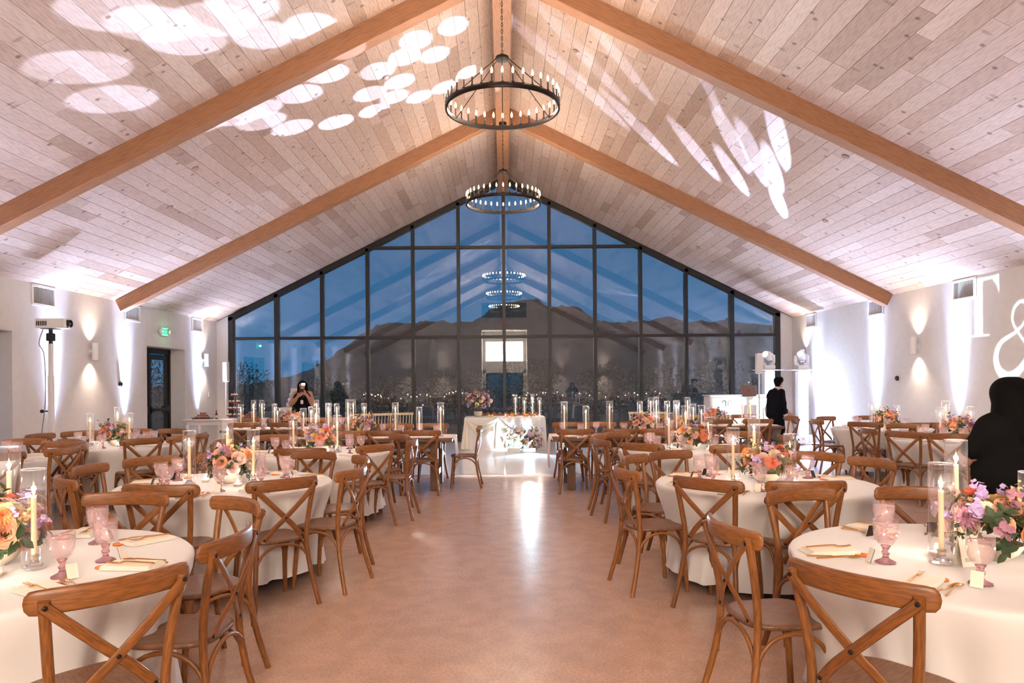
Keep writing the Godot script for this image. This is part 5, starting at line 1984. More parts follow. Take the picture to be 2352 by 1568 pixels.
	body = [
		[V.call(-0.10, 0.90, 0), V.call(0.10, 0.90, 0), 0.16, 0.16, B], [V.call(-0.10, 1.05, 0.02), V.call(0.10, 1.05, 0.02), 0.155, 0.155, B], [V.call(-0.10, 1.19, 0.03), V.call(0.10, 1.19, 0.03), 0.135, 0.135, B],
		[V.call(-0.10, 1.29, 0.01), V.call(0.10, 1.29, 0.01), 0.075, 0.075, B], [V.call(-0.14, 1.31, 0), V.call(0.14, 1.31, 0), 0.058, 0.058, SKIN], [V.call(0, 1.31, 0), V.call(0, 1.40, 0.01), 0.07, 0.058, SKIN],
		[V.call(-0.1, 0.85, 0), V.call(-0.11, 0.45, 0), 0.17, 0.15, B], [V.call(0.1, 0.85, 0), V.call(0.11, 0.45, 0), 0.17, 0.15, B], [V.call(-0.11, 0.45, 0), V.call(-0.11, 0.09, 0), 0.07, 0.045, SKIN], [V.call(0.11, 0.45, 0), V.call(0.11, 0.09, 0), 0.07, 0.045, SKIN],
		[V.call(-0.11, 0.05, -0.02), V.call(-0.12, 0.035, 0.15), 0.045, 0.035, B], [V.call(0.11, 0.05, -0.02), V.call(0.12, 0.035, 0.15), 0.045, 0.035, B]]
	body += limb(V.call(-0.17, 1.31, 0), V.call(-0.245, 1.07, 0.10), V.call(-0.05, 1.25, 0.27), [0.066, 0.060, 0.032], SKIN, SKIN)
	body += limb(V.call(0.17, 1.31, 0), V.call(0.265, 1.07, 0.10), V.call(0.155, 1.30, 0.26), [0.066, 0.060, 0.032], SKIN, SKIN)
	hc = V.call(-0.005, 1.50, 0.03)
	person_mesh(o, body, 0.016, head_bones(hc, Vector3(0.15, -0.2, 1), SKIN), [[V.call(-0.06, 1.245, 0.27), Vector3(0.75, 0.5, 0.25), Vector3(0, 0.2, -1), SKIN, 0.7, -1.0], [V.call(0.155, 1.30, 0.26), Vector3(-0.75, 0.45, 0.2), Vector3(0, 0, -1), SKIN, 0.7, 1.0]])
	eyes(o, hc, Vector3(0.15, -0.2, 1))
	hair_mesh(o, [[hc + V.call(0, 0.04, -0.02), hc + V.call(0, 0.05, 0.01), 0.096, 0.085, B], [hc + V.call(-0.07, 0.03, -0.01), hc + V.call(-0.095, -0.30, 0.02), 0.05, 0.035, B], [hc + V.call(0.075, 0.03, -0.02), hc + V.call(0.085, -0.12, -0.05), 0.05, 0.04, B], [hc + V.call(0, 0, -0.06), hc + V.call(0, -0.25, -0.07), 0.08, 0.08, B]], 0.010)
	g = Shape.new()
	g.soft_box(V.call(0.03, 1.12, 0.20), Vector3(0.065, 0.09, 0.004), 0.001)
	part("badge", g.done(), M.white_shirt, o)
	g = Shape.new()
	g.tube(curve([V.call(-0.06, 1.36, 0.09), V.call(-0.02, 1.25, 0.19), V.call(0.03, 1.165, 0.20)]), 0.004, -1, 5)
	g.tube(curve([V.call(0.06, 1.36, 0.09), V.call(0.05, 1.25, 0.19), V.call(0.03, 1.165, 0.20)]), 0.004, -1, 5)
	part("lanyard", g.done(), M.black_plastic, o)
	var cam := thing("film_camera", "small black camera with a white light panel in the hands of the filming person", "camera", Vector3(-4.86, 0, -17.2))
	part("body", box_mesh(Vector3(0.11, 0.075, 0.06), 0.008, V.call(0.055, 1.40, 0.30)), M.black_plastic, cam)
	g = Shape.new()
	g.lathe([Vector2(0.0, 0.0), Vector2(0.034, 0.0), Vector2(0.036, 0.07), Vector2(0.03, 0.075), Vector2(0.028, 0.06), Vector2(0.0, 0.055)], 20)
	part("lens", g.done(Transform3D(Basis(Vector3.RIGHT, PI / 2), V.call(0.055, 1.40, 0.33))), M.black_plastic, cam)
	part("light_panel", box_mesh(Vector3(0.085, 0.055, 0.02), 0.004, V.call(0.095, 1.545, 0.30)), M.panel_lamp, cam)
	g = Shape.new()
	g.tube([V.call(-0.015, 1.35, 0.30), V.call(-0.015, 1.25, 0.30), V.call(0.115, 1.25, 0.30), V.call(0.115, 1.44, 0.30)], 0.006, -1, 6)
	part("cage", g.done(), M.gold, cam)
	g = Shape.new()
	g.tube([V.call(-0.02, 1.24, 0.28), V.call(-0.13, 1.07, 0.28)], 0.008, -1, 6)
	part("grip", g.done(), M.gold, cam)
	omni(V.call(0.095, 1.545, 0.34), Color(1.0, 0.93, 0.88), 0.006, 0.03, cam)
	# someone in pale clothes on the far side of the glass door
	o = thing("person", "person in a pale apron standing outside behind the black framed glass door", "person", Vector3(-8.72, 0, -16.72), 0.9)
	var P := Color(0.45, 0.40, 0.33)
	var G := Color(0.12, 0.11, 0.11)
	body = [[V.call(-0.10, 0.93, 0), V.call(0.10, 0.93, 0), 0.14, 0.14, P], [V.call(-0.09, 1.10, 0), V.call(0.09, 1.10, 0), 0.13, 0.13, P], [V.call(-0.10, 1.23, 0.0), V.call(0.10, 1.23, 0), 0.12, 0.12, P], [V.call(-0.14, 1.32, 0), V.call(0.14, 1.32, 0), 0.065, 0.065, G],
		[V.call(0, 1.32, 0), V.call(0, 1.44, 0), 0.06, 0.052, PALE_SKIN], [V.call(-0.09, 0.92, 0), V.call(-0.10, 0.48, 0), 0.11, 0.08, G], [V.call(-0.10, 0.48, 0), V.call(-0.10, 0.09, 0), 0.07, 0.05, G], [V.call(0.09, 0.92, 0), V.call(0.10, 0.48, 0), 0.11, 0.08, G], [V.call(0.10, 0.48, 0), V.call(0.10, 0.09, 0), 0.07, 0.05, G],
		[V.call(-0.10, 0.05, 0), V.call(-0.10, 0.035, 0.15), 0.045, 0.035, B], [V.call(0.10, 0.05, 0), V.call(0.10, 0.035, 0.15), 0.045, 0.035, B]]
	body += limb(V.call(-0.18, 1.32, 0), V.call(-0.24, 1.06, 0.02), V.call(-0.22, 0.82, 0.10), [0.06, 0.05, 0.03], G, PALE_SKIN)
	body += limb(V.call(0.18, 1.32, 0), V.call(0.24, 1.06, 0.02), V.call(0.14, 1.24, 0.16), [0.06, 0.05, 0.03], G, PALE_SKIN)
	hc = V.call(0, 1.53, 0.01)
	person_mesh(o, body, 0.018, head_bones(hc, Vector3(0.1, 0, 1), PALE_SKIN), [[V.call(-0.22, 0.82, 0.10), Vector3(0, -1, 0.1), Vector3(1, 0, 0), PALE_SKIN, 0.4, 1.0], [V.call(0.14, 1.24, 0.16), Vector3(-0.4, 1, 0), Vector3(0, 0, -1), PALE_SKIN, 0.6, 1.0]])
	eyes(o, hc, Vector3(0.1, 0, 1))
	hair_mesh(o, [[hc + V.call(0, 0.045, -0.02), hc + V.call(0, 0.05, 0.0), 0.092, 0.082, B], [hc + V.call(0, 0, -0.05), hc + V.call(0, -0.06, -0.05), 0.07, 0.06, B]], 0.011)

# ------------------------------------------------------------------ the rest of the room
func dessert_corner() -> void:
	var at := Vector3(-6.52, 0, -16.75)
	var t := thing("dessert_table", "white table with turned legs holding desserts in the left corner", "table", at)
	part("tabletop", box_mesh(Vector3(1.75, 0.035, 0.75), 0.008, Vector3(0, 0.735, 0)), M.white_paint, t)
	for s in [-1.0, 1.0]:
		part("apron", box_mesh(Vector3(1.6, 0.10, 0.025), 0.004, Vector3(0, 0.668, s * 0.31)), M.white_paint, t)
		part("apron", box_mesh(Vector3(0.025, 0.10, 0.6), 0.004, Vector3(s * 0.79, 0.668, 0)), M.white_paint, t)
	var leg := Shape.new()
	leg.lathe([Vector2(0.0, 0.0), Vector2(0.022, 0.0), Vector2(0.03, 0.03), Vector2(0.022, 0.06), Vector2(0.028, 0.2), Vector2(0.045, 0.34), Vector2(0.05, 0.42), Vector2(0.028, 0.46), Vector2(0.045, 0.48), Vector2(0.03, 0.50), Vector2(0.045, 0.53), Vector2(0.045, 0.62), Vector2(0.0, 0.62)], 18)
	var lm := leg.done()
	for x in [-0.79, -0.52, 0.79]:
		for z in [-0.31, 0.31]:
			if x == -0.52 and z < 0:
				continue
			part("leg", lm, M.white_paint, t, Transform3D(Basis(), Vector3(x, 0, z)))
	var y := 0.754
	# two heaps of cups on slates
	for k in 2:
		var c: Vector3 = at + [Vector3(-0.52, y, 0.12), Vector3(0.62, y, 0.15)][k]
		var tip: String = ["near the left wall", "beside the tiered stand"][k]
		var tr := thing("slate_tray", "flat dark tray under stacked dessert cups " + tip, "tray", c)
		part("slate", box_mesh(Vector3(0.40, 0.012, 0.22), 0.002, Vector3(0, 0.006, 0)), M.duct_dark, tr)
		for s in [-1.0, 1.0]:
			part("handle", box_mesh(Vector3(0.07, 0.006, 0.08), 0.002), M.duct_dark, tr, Transform3D(Basis(Vector3.BACK, s * 0.35), Vector3(s * 0.225, 0.018, 0)))
		for lv in 3:
			var n := 7 - lv * 2
			for i in n:
				var o := copy_of("dessert_cup", "%s cup of caramel dessert in the %s row of the heap %s" % [["first", "second", "third", "fourth", "fifth", "sixth", "seventh"][i], ["bottom", "middle", "top"][lv], tip], c + Vector3((i - (n - 1) / 2.0) * 0.052, 0.0125 + 0.0465 * lv, 0.02 - 0.03 * lv), 0, "dessert cups on the two trays")
				o.set_meta("group", "dessert cups on the two trays")
	# tiered stand
	var st := thing("tiered_stand", "clear tiered stand of cupcakes on the white dessert table", "cake stand", at + Vector3(0.16, y, -0.05))
	var g := Shape.new()
	g.tube([Vector3(0, 0, 0), Vector3(0, 0.66, 0)], 0.006, -1, 8)
	part("post", g.done(), M.steel, st)
	for k in 4:
		var r: float = [0.19, 0.165, 0.14, 0.09][k]
		g = Shape.new()
		var h := 0.05 + 0.155 * k
		g.lathe([Vector2(0, h), Vector2(r, h), Vector2(r + 0.002, h + 0.003), Vector2(r, h + 0.006), Vector2(0, h + 0.006)], 30)
		part("tier", g.done(), M.acrylic, st)
		var n: int = [10, 8, 7, 4][k]
		for i in n:
			var a := TAU * i / n + 0.3 * k
			copy_of("cupcake", "small cupcake on the %s tier of the clear stand" % ["bottom", "second", "third", "top"][k], st.position + Vector3((r - 0.035) * cos(a), h + 0.0065, (r - 0.035) * sin(a)), a, "cupcakes on the tiered stand")
	for k in 2:
		var b := thing("sauce_bottle", ["red capped sauce bottle with a yellow label beside the left dessert tray", "red capped sauce bottle half hidden by the right dessert tray"][k], "bottle", at + [Vector3(-0.18, y, 0.16), Vector3(0.40, y, 0.05)][k])
		g = Shape.new()
		g.lathe([Vector2(0, 0), Vector2(0.027, 0), Vector2(0.029, 0.01), Vector2(0.029, 0.10), Vector2(0.012, 0.145), Vector2(0.011, 0.17), Vector2(0, 0.17)], 18)
		part("glass", g.done(), M.sauce_red, b)
		g = Shape.new()
		g.lathe([Vector2(0.0295, 0.025), Vector2(0.0300, 0.026), Vector2(0.0300, 0.085), Vector2(0.0295, 0.086)], 18)
		part("label_band", g.done(), M.petal_yellow, b)
		g = Shape.new()
		g.lathe([Vector2(0.0, 0.165), Vector2(0.013, 0.165), Vector2(0.012, 0.205), Vector2(0.0, 0.207)], 14)
		part("cap", g.done(), M.cap_red, b)
	# wedding cake on a small white stand
	var cx := Vector3(-5.22, 0, -17.55)
	var cs := thing("cake_table", "small white column table under the tiered cake", "table", cx)
	g = Shape.new()
	g.soft_box(Vector3(0.0, 0.93, 0), Vector3(0.52, 0.10, 0.5), 0.02)
	g.soft_box(Vector3(0.0, 0.45, 0), Vector3(0.42, 0.88, 0.4), 0.02)
	g.soft_box(Vector3(0.0, 0.02, 0), Vector3(0.50, 0.04, 0.48), 0.01)
	part("pedestal", g.done(), M.white_paint, cs)
	for k in 3:
		part("panel", box_mesh(Vector3(0.10, 0.30, 0.012), 0.003, Vector3(-0.13 + 0.13 * k, 0.62, 0.203)), M.plaster, cs)
	var ck := thing("tiered_cake", "white four-tier cake left of the filming person", "cake", cx + Vector3(0.06, 0.982, 0))
	var yy := 0.0
	for k in 4:
		var r: float = [0.20, 0.165, 0.13, 0.10][k]
		var h: float = [0.11, 0.115, 0.13, 0.12][k]
		g = Shape.new()
		g.lathe([Vector2(0, yy), Vector2(r, yy), Vector2(r, yy + h - 0.012), Vector2(r * 0.985, yy + h - 0.003), Vector2(r * 0.95, yy + h), Vector2(0, yy + h)], 36, Vector3.ZERO, 0.012, 18)
		part("tier", g.done(), M.white_paint, ck)
		yy += h
	g = Shape.new()
	g.lathe([Vector2(0.0, yy + 0.001), Vector2(0.101, yy + 0.001), Vector2(0.103, yy + 0.006), Vector2(0.099, yy + 0.012), Vector2(0, yy + 0.012)], 30)
	part("red_rim", g.done(), M.cap_red, ck)

func dessert_protos() -> void:
	var o := new_proto("dessert_cup", "dessert_cup", "dessert cup")
	var g := Shape.new()
	g.lathe([Vector2(0, 0), Vector2(0.019, 0), Vector2(0.024, 0.040), Vector2(0, 0.042)], 12)
	part("filling", g.done(), M.caramel, o)
	g = Shape.new()
	g.lathe([Vector2(0.0, 0.042), Vector2(0.0245, 0.041), Vector2(0.0255, 0.045), Vector2(0.0, 0.0455)], 12)
	part("topping", g.done(), M.petal_cream, o)
	o = new_proto("cupcake", "cupcake", "cupcake")
	g = Shape.new()
	g.lathe([Vector2(0, 0), Vector2(0.021, 0), Vector2(0.028, 0.030), Vector2(0, 0.031)], 14, Vector3.ZERO, 0.06, 7)
	part("wrapper", g.done(), M.cap_red, o)
	g = Shape.new()
	g.lathe([Vector2(0.0295, 0.030), Vector2(0.030, 0.038), Vector2(0.024, 0.044), Vector2(0.023, 0.05), Vector2(0.012, 0.058), Vector2(0, 0.064)], 14)
	part("frosting", g.done(), M.petal_cream, o)
	for f in [["orange", "orange_peel", 0.034, 0.034], ["lemon", "lemon_peel", 0.028, 0.036], ["lime", "lime_peel", 0.026, 0.027]]:
		o = new_proto(f[0], f[0], "fruit")
		g = Shape.new()
		g.ball(Vector3(0, f[2], 0), Vector3(f[3], f[2], f[2]), 16, 10)
		part("peel", g.done(), M[f[1]], o)
		g = Shape.new()
		g.lathe([Vector2(0, f[2] * 2 - 0.002), Vector2(0.004, f[2] * 2 - 0.001), Vector2(0, f[2] * 2 + 0.002)], 8)
		part("stem_end", g.done(), M.leaf_olive, o)

func on_sweetheart(dep: float) -> void:
	var y := TOP + 0.0175
	var base := Vector3(0, y, -dep)
	var b := new_proto("big_bouquet", "tall_arrangement", "flowers")
	var g := Shape.new()
	g.lathe([Vector2(0, 0), Vector2(0.07, 0), Vector2(0.09, 0.05), Vector2(0.10, 0.12), Vector2(0.095, 0.125), Vector2(0, 0.10)], 24)
	part("bowl", g.done(), M.bowl_stone, b)
	arrangement(b, 207, Vector3(0, 0.28, 0), Vector3(0.32, 0.32, 0.24), 34, 8, 20, 60, 1.0, 1.0)
	copy_of("big_bouquet", "tall loose arrangement of blush roses at the left end of the sweetheart table", base + Vector3(-0.62, 0, 0.05))
	for k in 4:
		taper(base + Vector3([0.30, 0.50, 0.70, 0.86][k] - 0.05, 0, [0.0, 0.10, -0.12, 0.02][k]), [50, 43, 50, 43][k], "%s from the left on the sweetheart table" % ["first", "second", "third", "fourth"][k])
	var fr := [["orange", 0.16, 0.2], ["lime", 0.22, 0.24], ["orange", 0.46, 0.26], ["orange", 0.52, 0.22], ["lime", 0.60, 0.27], ["orange", 0.68, 0.24], ["lemon", -0.36, 0.22], ["lemon", -0.29, 0.25], ["orange", 0.06, 0.26]]
	for k in fr.size():
		copy_of(fr[k][0], "%s lying on the sweetheart table, %s from the left of its fruit" % [fr[k][0], ["fourth", "fifth", "sixth", "seventh", "eighth", "ninth", "first", "second", "third"][k]], base + Vector3(fr[k][1], 0, fr[k][2]), k * 1.1, "fruit on the sweetheart table")
	copy_of("votive", "lit votive candle among the fruit in the middle of the sweetheart table", base + Vector3(0.02, 0, 0.12), 0, "votive candles on the tables")
	copy_of("votive", "lit votive candle near the right end of the sweetheart table", base + Vector3(0.80, 0, 0.22), 0, "votive candles on the tables")
	# flowers growing up the front of the cloth from the floor, with a floor light among them
	b = new_proto("ground_flowers", "floor_arrangement", "flowers")
	rng.seed = 909
	arrangement(b, 311, Vector3(0, 0.12, 0), Vector3(0.50, 0.34, 0.17), 30, 6, 26, 70, 1.0, 1.0)
	for i in 8:
		stick(b, "tall_stem", "bead_%d" % (i % 3), M[["leaf_olive", "petal_lavender", "leaf"][i % 3]], Vector3(-0.42 + 0.12 * i, 0.34, -0.03), Vector3(rng.randf_range(-0.2, 0.2), 1, 0), 1.8)
	copy_of("ground_flowers", "meadow of pale flowers on the floor against the front of the sweetheart table", Vector3(0.42, 0.02, -dep + 0.62))
	var o := thing("floor_spotlight", "bright white light lying on the dance floor before the ground flowers", "spotlight", Vector3(0.36, 0.018, -dep + 1.02))
	for s in [-1.0, 1.0]:
		g = Shape.new()
		g.soft_box(Vector3(s * 0.17, 0.055, 0), Vector3(0.28, 0.09, 0.06), 0.01)
		part("bar", g.done(), M.white_paint, o)
		g = Shape.new()
		g.soft_box(Vector3(s * 0.17, 0.055, s * 0.031), Vector3(0.25, 0.07, 0.004), 0.001)
		part("lens", g.done(), M.par_glow, o)
		# one bar faces the flowers, the other the hall
		spot(Vector3(s * 0.17, 0.06, s * 0.045), Vector3(s * 0.17, 0.20 if s < 0 else 0.10, s * 0.45), Color(0.82, 0.93, 1.0), 4.0 if s < 0 else 20.0, 50.0, 0.7, 0.05, o)

func booth() -> void:
	var o := thing("dj_booth", "white booth with a lit front panel and a dark monogram by the window wall", "booth", Vector3(5.52, 0, -16.75))
	part("frame_panel", box_mesh(Vector3(1.40, 1.20, 0.06), 0.01, Vector3(0, 0.60, 0)), M.white_paint, o)
	part("lit_panel", box_mesh(Vector3(1.30, 0.98, 0.008), 0.002, Vector3(0, 0.65, 0.034)), M.booth_glow, o)
	part("countertop", box_mesh(Vector3(1.46, 0.03, 0.6), 0.006, Vector3(0, 1.205, -0.25)), M.white_paint, o)
	for s in [-1.0, 1.0]:
		part("side_panel", box_mesh(Vector3(0.04, 1.18, 0.5), 0.006, Vector3(s * 0.69, 0.59, -0.26)), M.white_paint, o)
	# the dark monogram: two mirrored hooks and a bar between them
	var g := Shape.new()
	for s in [-1.0, 1.0]:
		var pts := []
		for i in 11:
			var a := PI * 0.15 + PI * 1.0 * i / 10.0
			pts.append(Vector3(-0.32 + s * (0.045 + 0.065 * -cos(a) * 0.6 + 0.02), 1.05 + 0.035 * sin(a), 0.041))
		g.tube(pts, 0.011, -1, 6)
		g.tube([Vector3(-0.32 + s * 0.028, 1.08, 0.041), Vector3(-0.32 + s * 0.028, 0.95, 0.041)], 0.011, -1, 6)
	part("monogram", g.done(), M.black_plastic, o)
	for z in [0.20]:
		omni(Vector3(0, 0.7, z), Color(0.84, 0.94, 1.0), 1.0, 0.10, o)
	# laptop on its stand
	var st := thing("laptop_stand", "white pedestal carrying the laptop beside the booth", "stand", Vector3(5.60, 0, -16.38))
	g = Shape.new()
	g.soft_box(Vector3(0, 0.50, 0), Vector3(0.30, 1.0, 0.22), 0.02)
	part("column", g.done(), M.white_paint, st)
	g = Shape.new()
	g.lathe([Vector2(0.0, 1.0), Vector2(0.06, 1.0), Vector2(0.06, 1.08), Vector2(0.10, 1.15), Vector2(0.15, 1.18), Vector2(0.15, 1.19), Vector2(0, 1.19)], 20)
	part("neck", g.done(), M.white_paint, st)
	var l := thing("laptop", "bronze coloured laptop with a dark fruit emblem, open on the white pedestal", "laptop", Vector3(5.54, 1.192, -16.38), 0.12)
	part("keyboard_base", box_mesh(Vector3(0.35, 0.012, 0.24), 0.004, Vector3(0, 0.006, 0)), M.laptop_shell, l)
	var lid := part("lid", box_mesh(Vector3(0.35, 0.24, 0.007), 0.003), M.laptop_shell, l, Transform3D(Basis(Vector3.RIGHT, -0.2), Vector3(0, 0.130, 0.14)))
	g = Shape.new()
	var rows := PackedVector2Array()
	for i in 24:
		var a := TAU * i / 24
		var r := 0.015 * (1.0 + 0.08 * cos(a * 2) - 0.10 * exp(-pow((a - PI / 2) * 3.0, 2)))
		var p := Vector2(r * cos(a), r * sin(a))
		if p.distance_to(Vector2(0.018, 0.002)) < 0.007:
			p = Vector2(0.018, 0.002) + (p - Vector2(0.018, 0.002)).normalized() * 0.007
		rows.append(p)
	g.prism(rows, 0.0036, 0.0042)
	var lf := PackedVector2Array([Vector2(0.0, 0.016), Vector2(0.006, 0.020), Vector2(0.007, 0.026), Vector2(0.001, 0.022)])
	g.prism(lf, 0.0036, 0.0042)
	part("emblem", g.done(), M.black_plastic, lid)
	column_speaker(Vector3(5.72, 0, -16.05), 1.70, 0.46, "slim white column speaker on a pole beside the laptop")
	column_speaker(Vector3(-7.18, 0, -18.4), 1.62, 0.52, "slim white column speaker on a pole in the left corner")
	totem(Vector3(6.28, 0, -17.0), 1.80, "glowing white lighting totem behind the suited person")
	totem(Vector3(7.22, 0, -17.35), 1.80, "glowing white lighting totem by the right wall")
	# control boxes at the foot of the right totem
	var c := thing("control_box", "small white control box at the foot of the right lighting totem", "box", Vector3(7.05, 0.036, -17.08))
	part("case", box_mesh(Vector3(0.24, 0.17, 0.16), 0.01, Vector3(0, 0.085, 0)), M.white_paint, c)
	part("socket", box_mesh(Vector3(0.03, 0.04, 0.006), 0.001, Vector3(-0.06, 0.10, 0.081)), M.black_plastic, c)
	part("socket", box_mesh(Vector3(0.05, 0.012, 0.006), 0.001, Vector3(0.05, 0.12, 0.081)), M.black_plastic, c)
	g = Shape.new()
	g.tube(curve([Vector3(0.2, 0.012, 0.0), Vector3(0.3, 0.02, 0.04), Vector3(0.36, 0.016, -0.03), Vector3(0.28, 0.02, -0.06), Vector3(0.22, 0.03, 0.02), Vector3(0.33, 0.03, 0.03)]), 0.010, -1, 6)
	var cb := part("power_cable", g.done(), M.black_plastic, self)
	cb.position = Vector3(7.1, 0, -17.0)
	tag(cb, "coiled black cable on the floor right of the lighting totem base", "cable")

func wall_bits() -> void:
	var pd := ["nearest", "middle", "farthest"]
	var vd := [[11.53, 12.15], [14.35, 14.97], [17.45, 18.05]]
	for i in 3:
		for s in [-1.0, 1.0]:
			vent(s, vd[i][0], vd[i][1], "white slatted air vent high on the %s wall, the %s of its row" % ["left" if s < 0 else "right", pd[i]])
	for s in [-1.0, 1.0]:
		var sd := "left" if s < 0 else "right"
		sconce(s * HALF, 2.17, 13.15, "white up and down wall sconce in the middle of the %s wall" % sd)
		sconce(s * HALF, 2.17, 18.05, "white up and down wall sconce in the far corner of the %s wall" % sd)
		sconce(s * HALF, 2.17, 8.25, "white up and down wall sconce near the front of the %s wall" % sd)
		sconce(s * HALF, 2.17, 3.35, "white up and down wall sconce beside the camera on the %s wall" % sd)
		var ud := [12.05, 14.35, 17.75, 8.95, 6.0, 3.0] if s < 0 else [12.0, 14.65, 17.45, 8.95, 6.0, 3.0]
		for i in 6:
			uplight(s, ud[i], "floor uplight with a cool beam up the %s wall, %s" % [sd, ["under the nearest vent in view", "under the middle vent", "in the far corner", "before the first vent", "nearer the camera", "beside the camera"][i]])
	for x in [-5.6, -3.5, 3.25, 5.65]:
		sconce(x, 2.17, -BACK + 0.0, "white up and down sconce on the rear wall %s of the entrance" % ["far left", "near left", "near right", "far right"][[-5.6, -3.5, 3.25, 5.65].find(x)])
	exit_sign(Vector3(-HALF + 0.02, 2.74, -16.0), PI / 2, "green lit exit sign with twin lamps above the glass door", M.exit_green)
	exit_sign(Vector3(0, 5.05, BACK - 0.02), PI, "red lit exit sign above the entrance portal on the rear wall", M.exit_red)
	# small devices
	for s in [[-1.0, 14.15, 1.57, "dark oval wall device on a white plate between the left uplights"], [1.0, 13.85, 1.57, "dark wall device on a white plate below the right sconce"]]:
		var o := thing("wall_control", s[3], "wall control", Vector3(s[0] * (HALF - 0.012), s[2], -s[1]))
		var t := Transform3D(Basis(Vector3.BACK, PI / 2 * s[0]), Vector3.ZERO)
		var g := Shape.new()
		g.lathe([Vector2(0, 0), Vector2(0.075, 0), Vector2(0.075, 0.006), Vector2(0.065, 0.012), Vector2(0, 0.012)], 20, Vector3(0, -0.012, 0))
		part("plate", g.done(t), M.white_paint, o)
		g = Shape.new()
		g.lathe([Vector2(0, 0), Vector2(0.05, 0), Vector2(0.052, 0.02), Vector2(0.035, 0.045), Vector2(0, 0.05)], 20)
		part("lens", g.done(t), M.black_plastic, o)
	for s in [[-1.0, 18.45, 1.3, "pale switch plate beside the far left sconce"], [1.0, 16.75, 0.42, "white outlet plate low on the right wall by the totem"]]:
		var o := thing("wall_plate", s[3], "switch plate", Vector3(s[0] * (HALF - 0.004), s[2], -s[1]))
		part("plate", box_mesh(Vector3(0.008, 0.12, 0.075), 0.002), M.white_paint, o)
		for k in 2:
			part("socket", box_mesh(Vector3(0.004, 0.03, 0.03), 0.001), M.duct_dark if s[0] > 0 else M.plaster, o, Transform3D(Basis(), Vector3(-s[0] * 0.005, -0.025 + 0.05 * k, 0)))
	# a dark screen over the entrance, seen mirrored in the glass
	var sc := thing("wall_screen", "wide dark panel high on the rear wall, mirrored in the window", "screen", Vector3(0, 5.72, BACK - 0.03))
	part("panel", box_mesh(Vector3(2.5, 0.8, 0.04), 0.006), M.black_plastic, sc)
	part("frame", box_mesh(Vector3(2.56, 0.86, 0.02), 0.004, Vector3(0, 0, 0.012)), M.black_metal, sc)
	# sprinkler heads and detectors under the roof
	var sp := [[-4.55, 10.55], [-5.3, 11.35], [4.75, 9.9], [5.5, 12.2], [1.1, 10.6], [-1.75, 10.7], [1.4, 16.0], [4.6, 16.9], [-4.9, 16.3]]
	for i in sp.size():
		var x: float = sp[i][0]
		var o := thing("sprinkler", "small round sprinkler cover on the %s roof boards, %s" % ["left" if x < 0 else "right", ["above the left wall vent", "nearest the left eave", "over the right wall", "nearest the right eave", "close to the ridge", "left of the near chandelier", "above the window peak", "above the right window corner", "above the left window corner"][i]], "sprinkler", Vector3(x, RIDGE - SLOPE * absf(x) - 0.008, -sp[i][1]))
		o.rotation.z = -signf(x) * atan(SLOPE)
		var g := Shape.new()
		g.lathe([Vector2(0, -0.03), Vector2(0.03, -0.028), Vector2(0.05, -0.012), Vector2(0.055, 0.0), Vector2(0, 0.002)], 18)
		part("cover", g.done(), M.board_4, o)

func more_materials() -> void:
	var s := mat("board_rest", Color(1, 1, 1), 0.5)
	s.vertex_color_use_as_albedo = true
	s.albedo_texture = M.board_0.albedo_texture
	s.uv1_scale = Vector3(5, 0.45, 1)
	for k in 6:
		var b: StandardMaterial3D = M["board_%d" % k]
		b.detail_uv_layer = BaseMaterial3D.DETAIL_UV_2
		b.uv2_triplanar = true
		b.uv2_world_triplanar = true
		b.uv2_scale = Vector3.ONE * 0.3
	mat("acrylic_white", Color(0.85, 0.86, 0.85), 0.4)
	mat("grey_cloth", Color(0.42, 0.42, 0.48), 0.9)
	mat("caramel", Color(0.55, 0.27, 0.16), 0.4)
	mat("sauce_red", Color(0.35, 0.05, 0.03), 0.2)
	mat("cap_red", Color(0.62, 0.10, 0.08), 0.4)
	mat("laptop_shell", Color(0.48, 0.36, 0.31), 0.4, 0.5)
	glow("panel_lamp", Color(1.0, 0.93, 0.88), 0.7)
	s = mat("pink_stem_clear", Color(0.97, 0.95, 0.95, 0.06), 0.05)
	s.refraction_enabled = true
	s.refraction_scale = 0.05

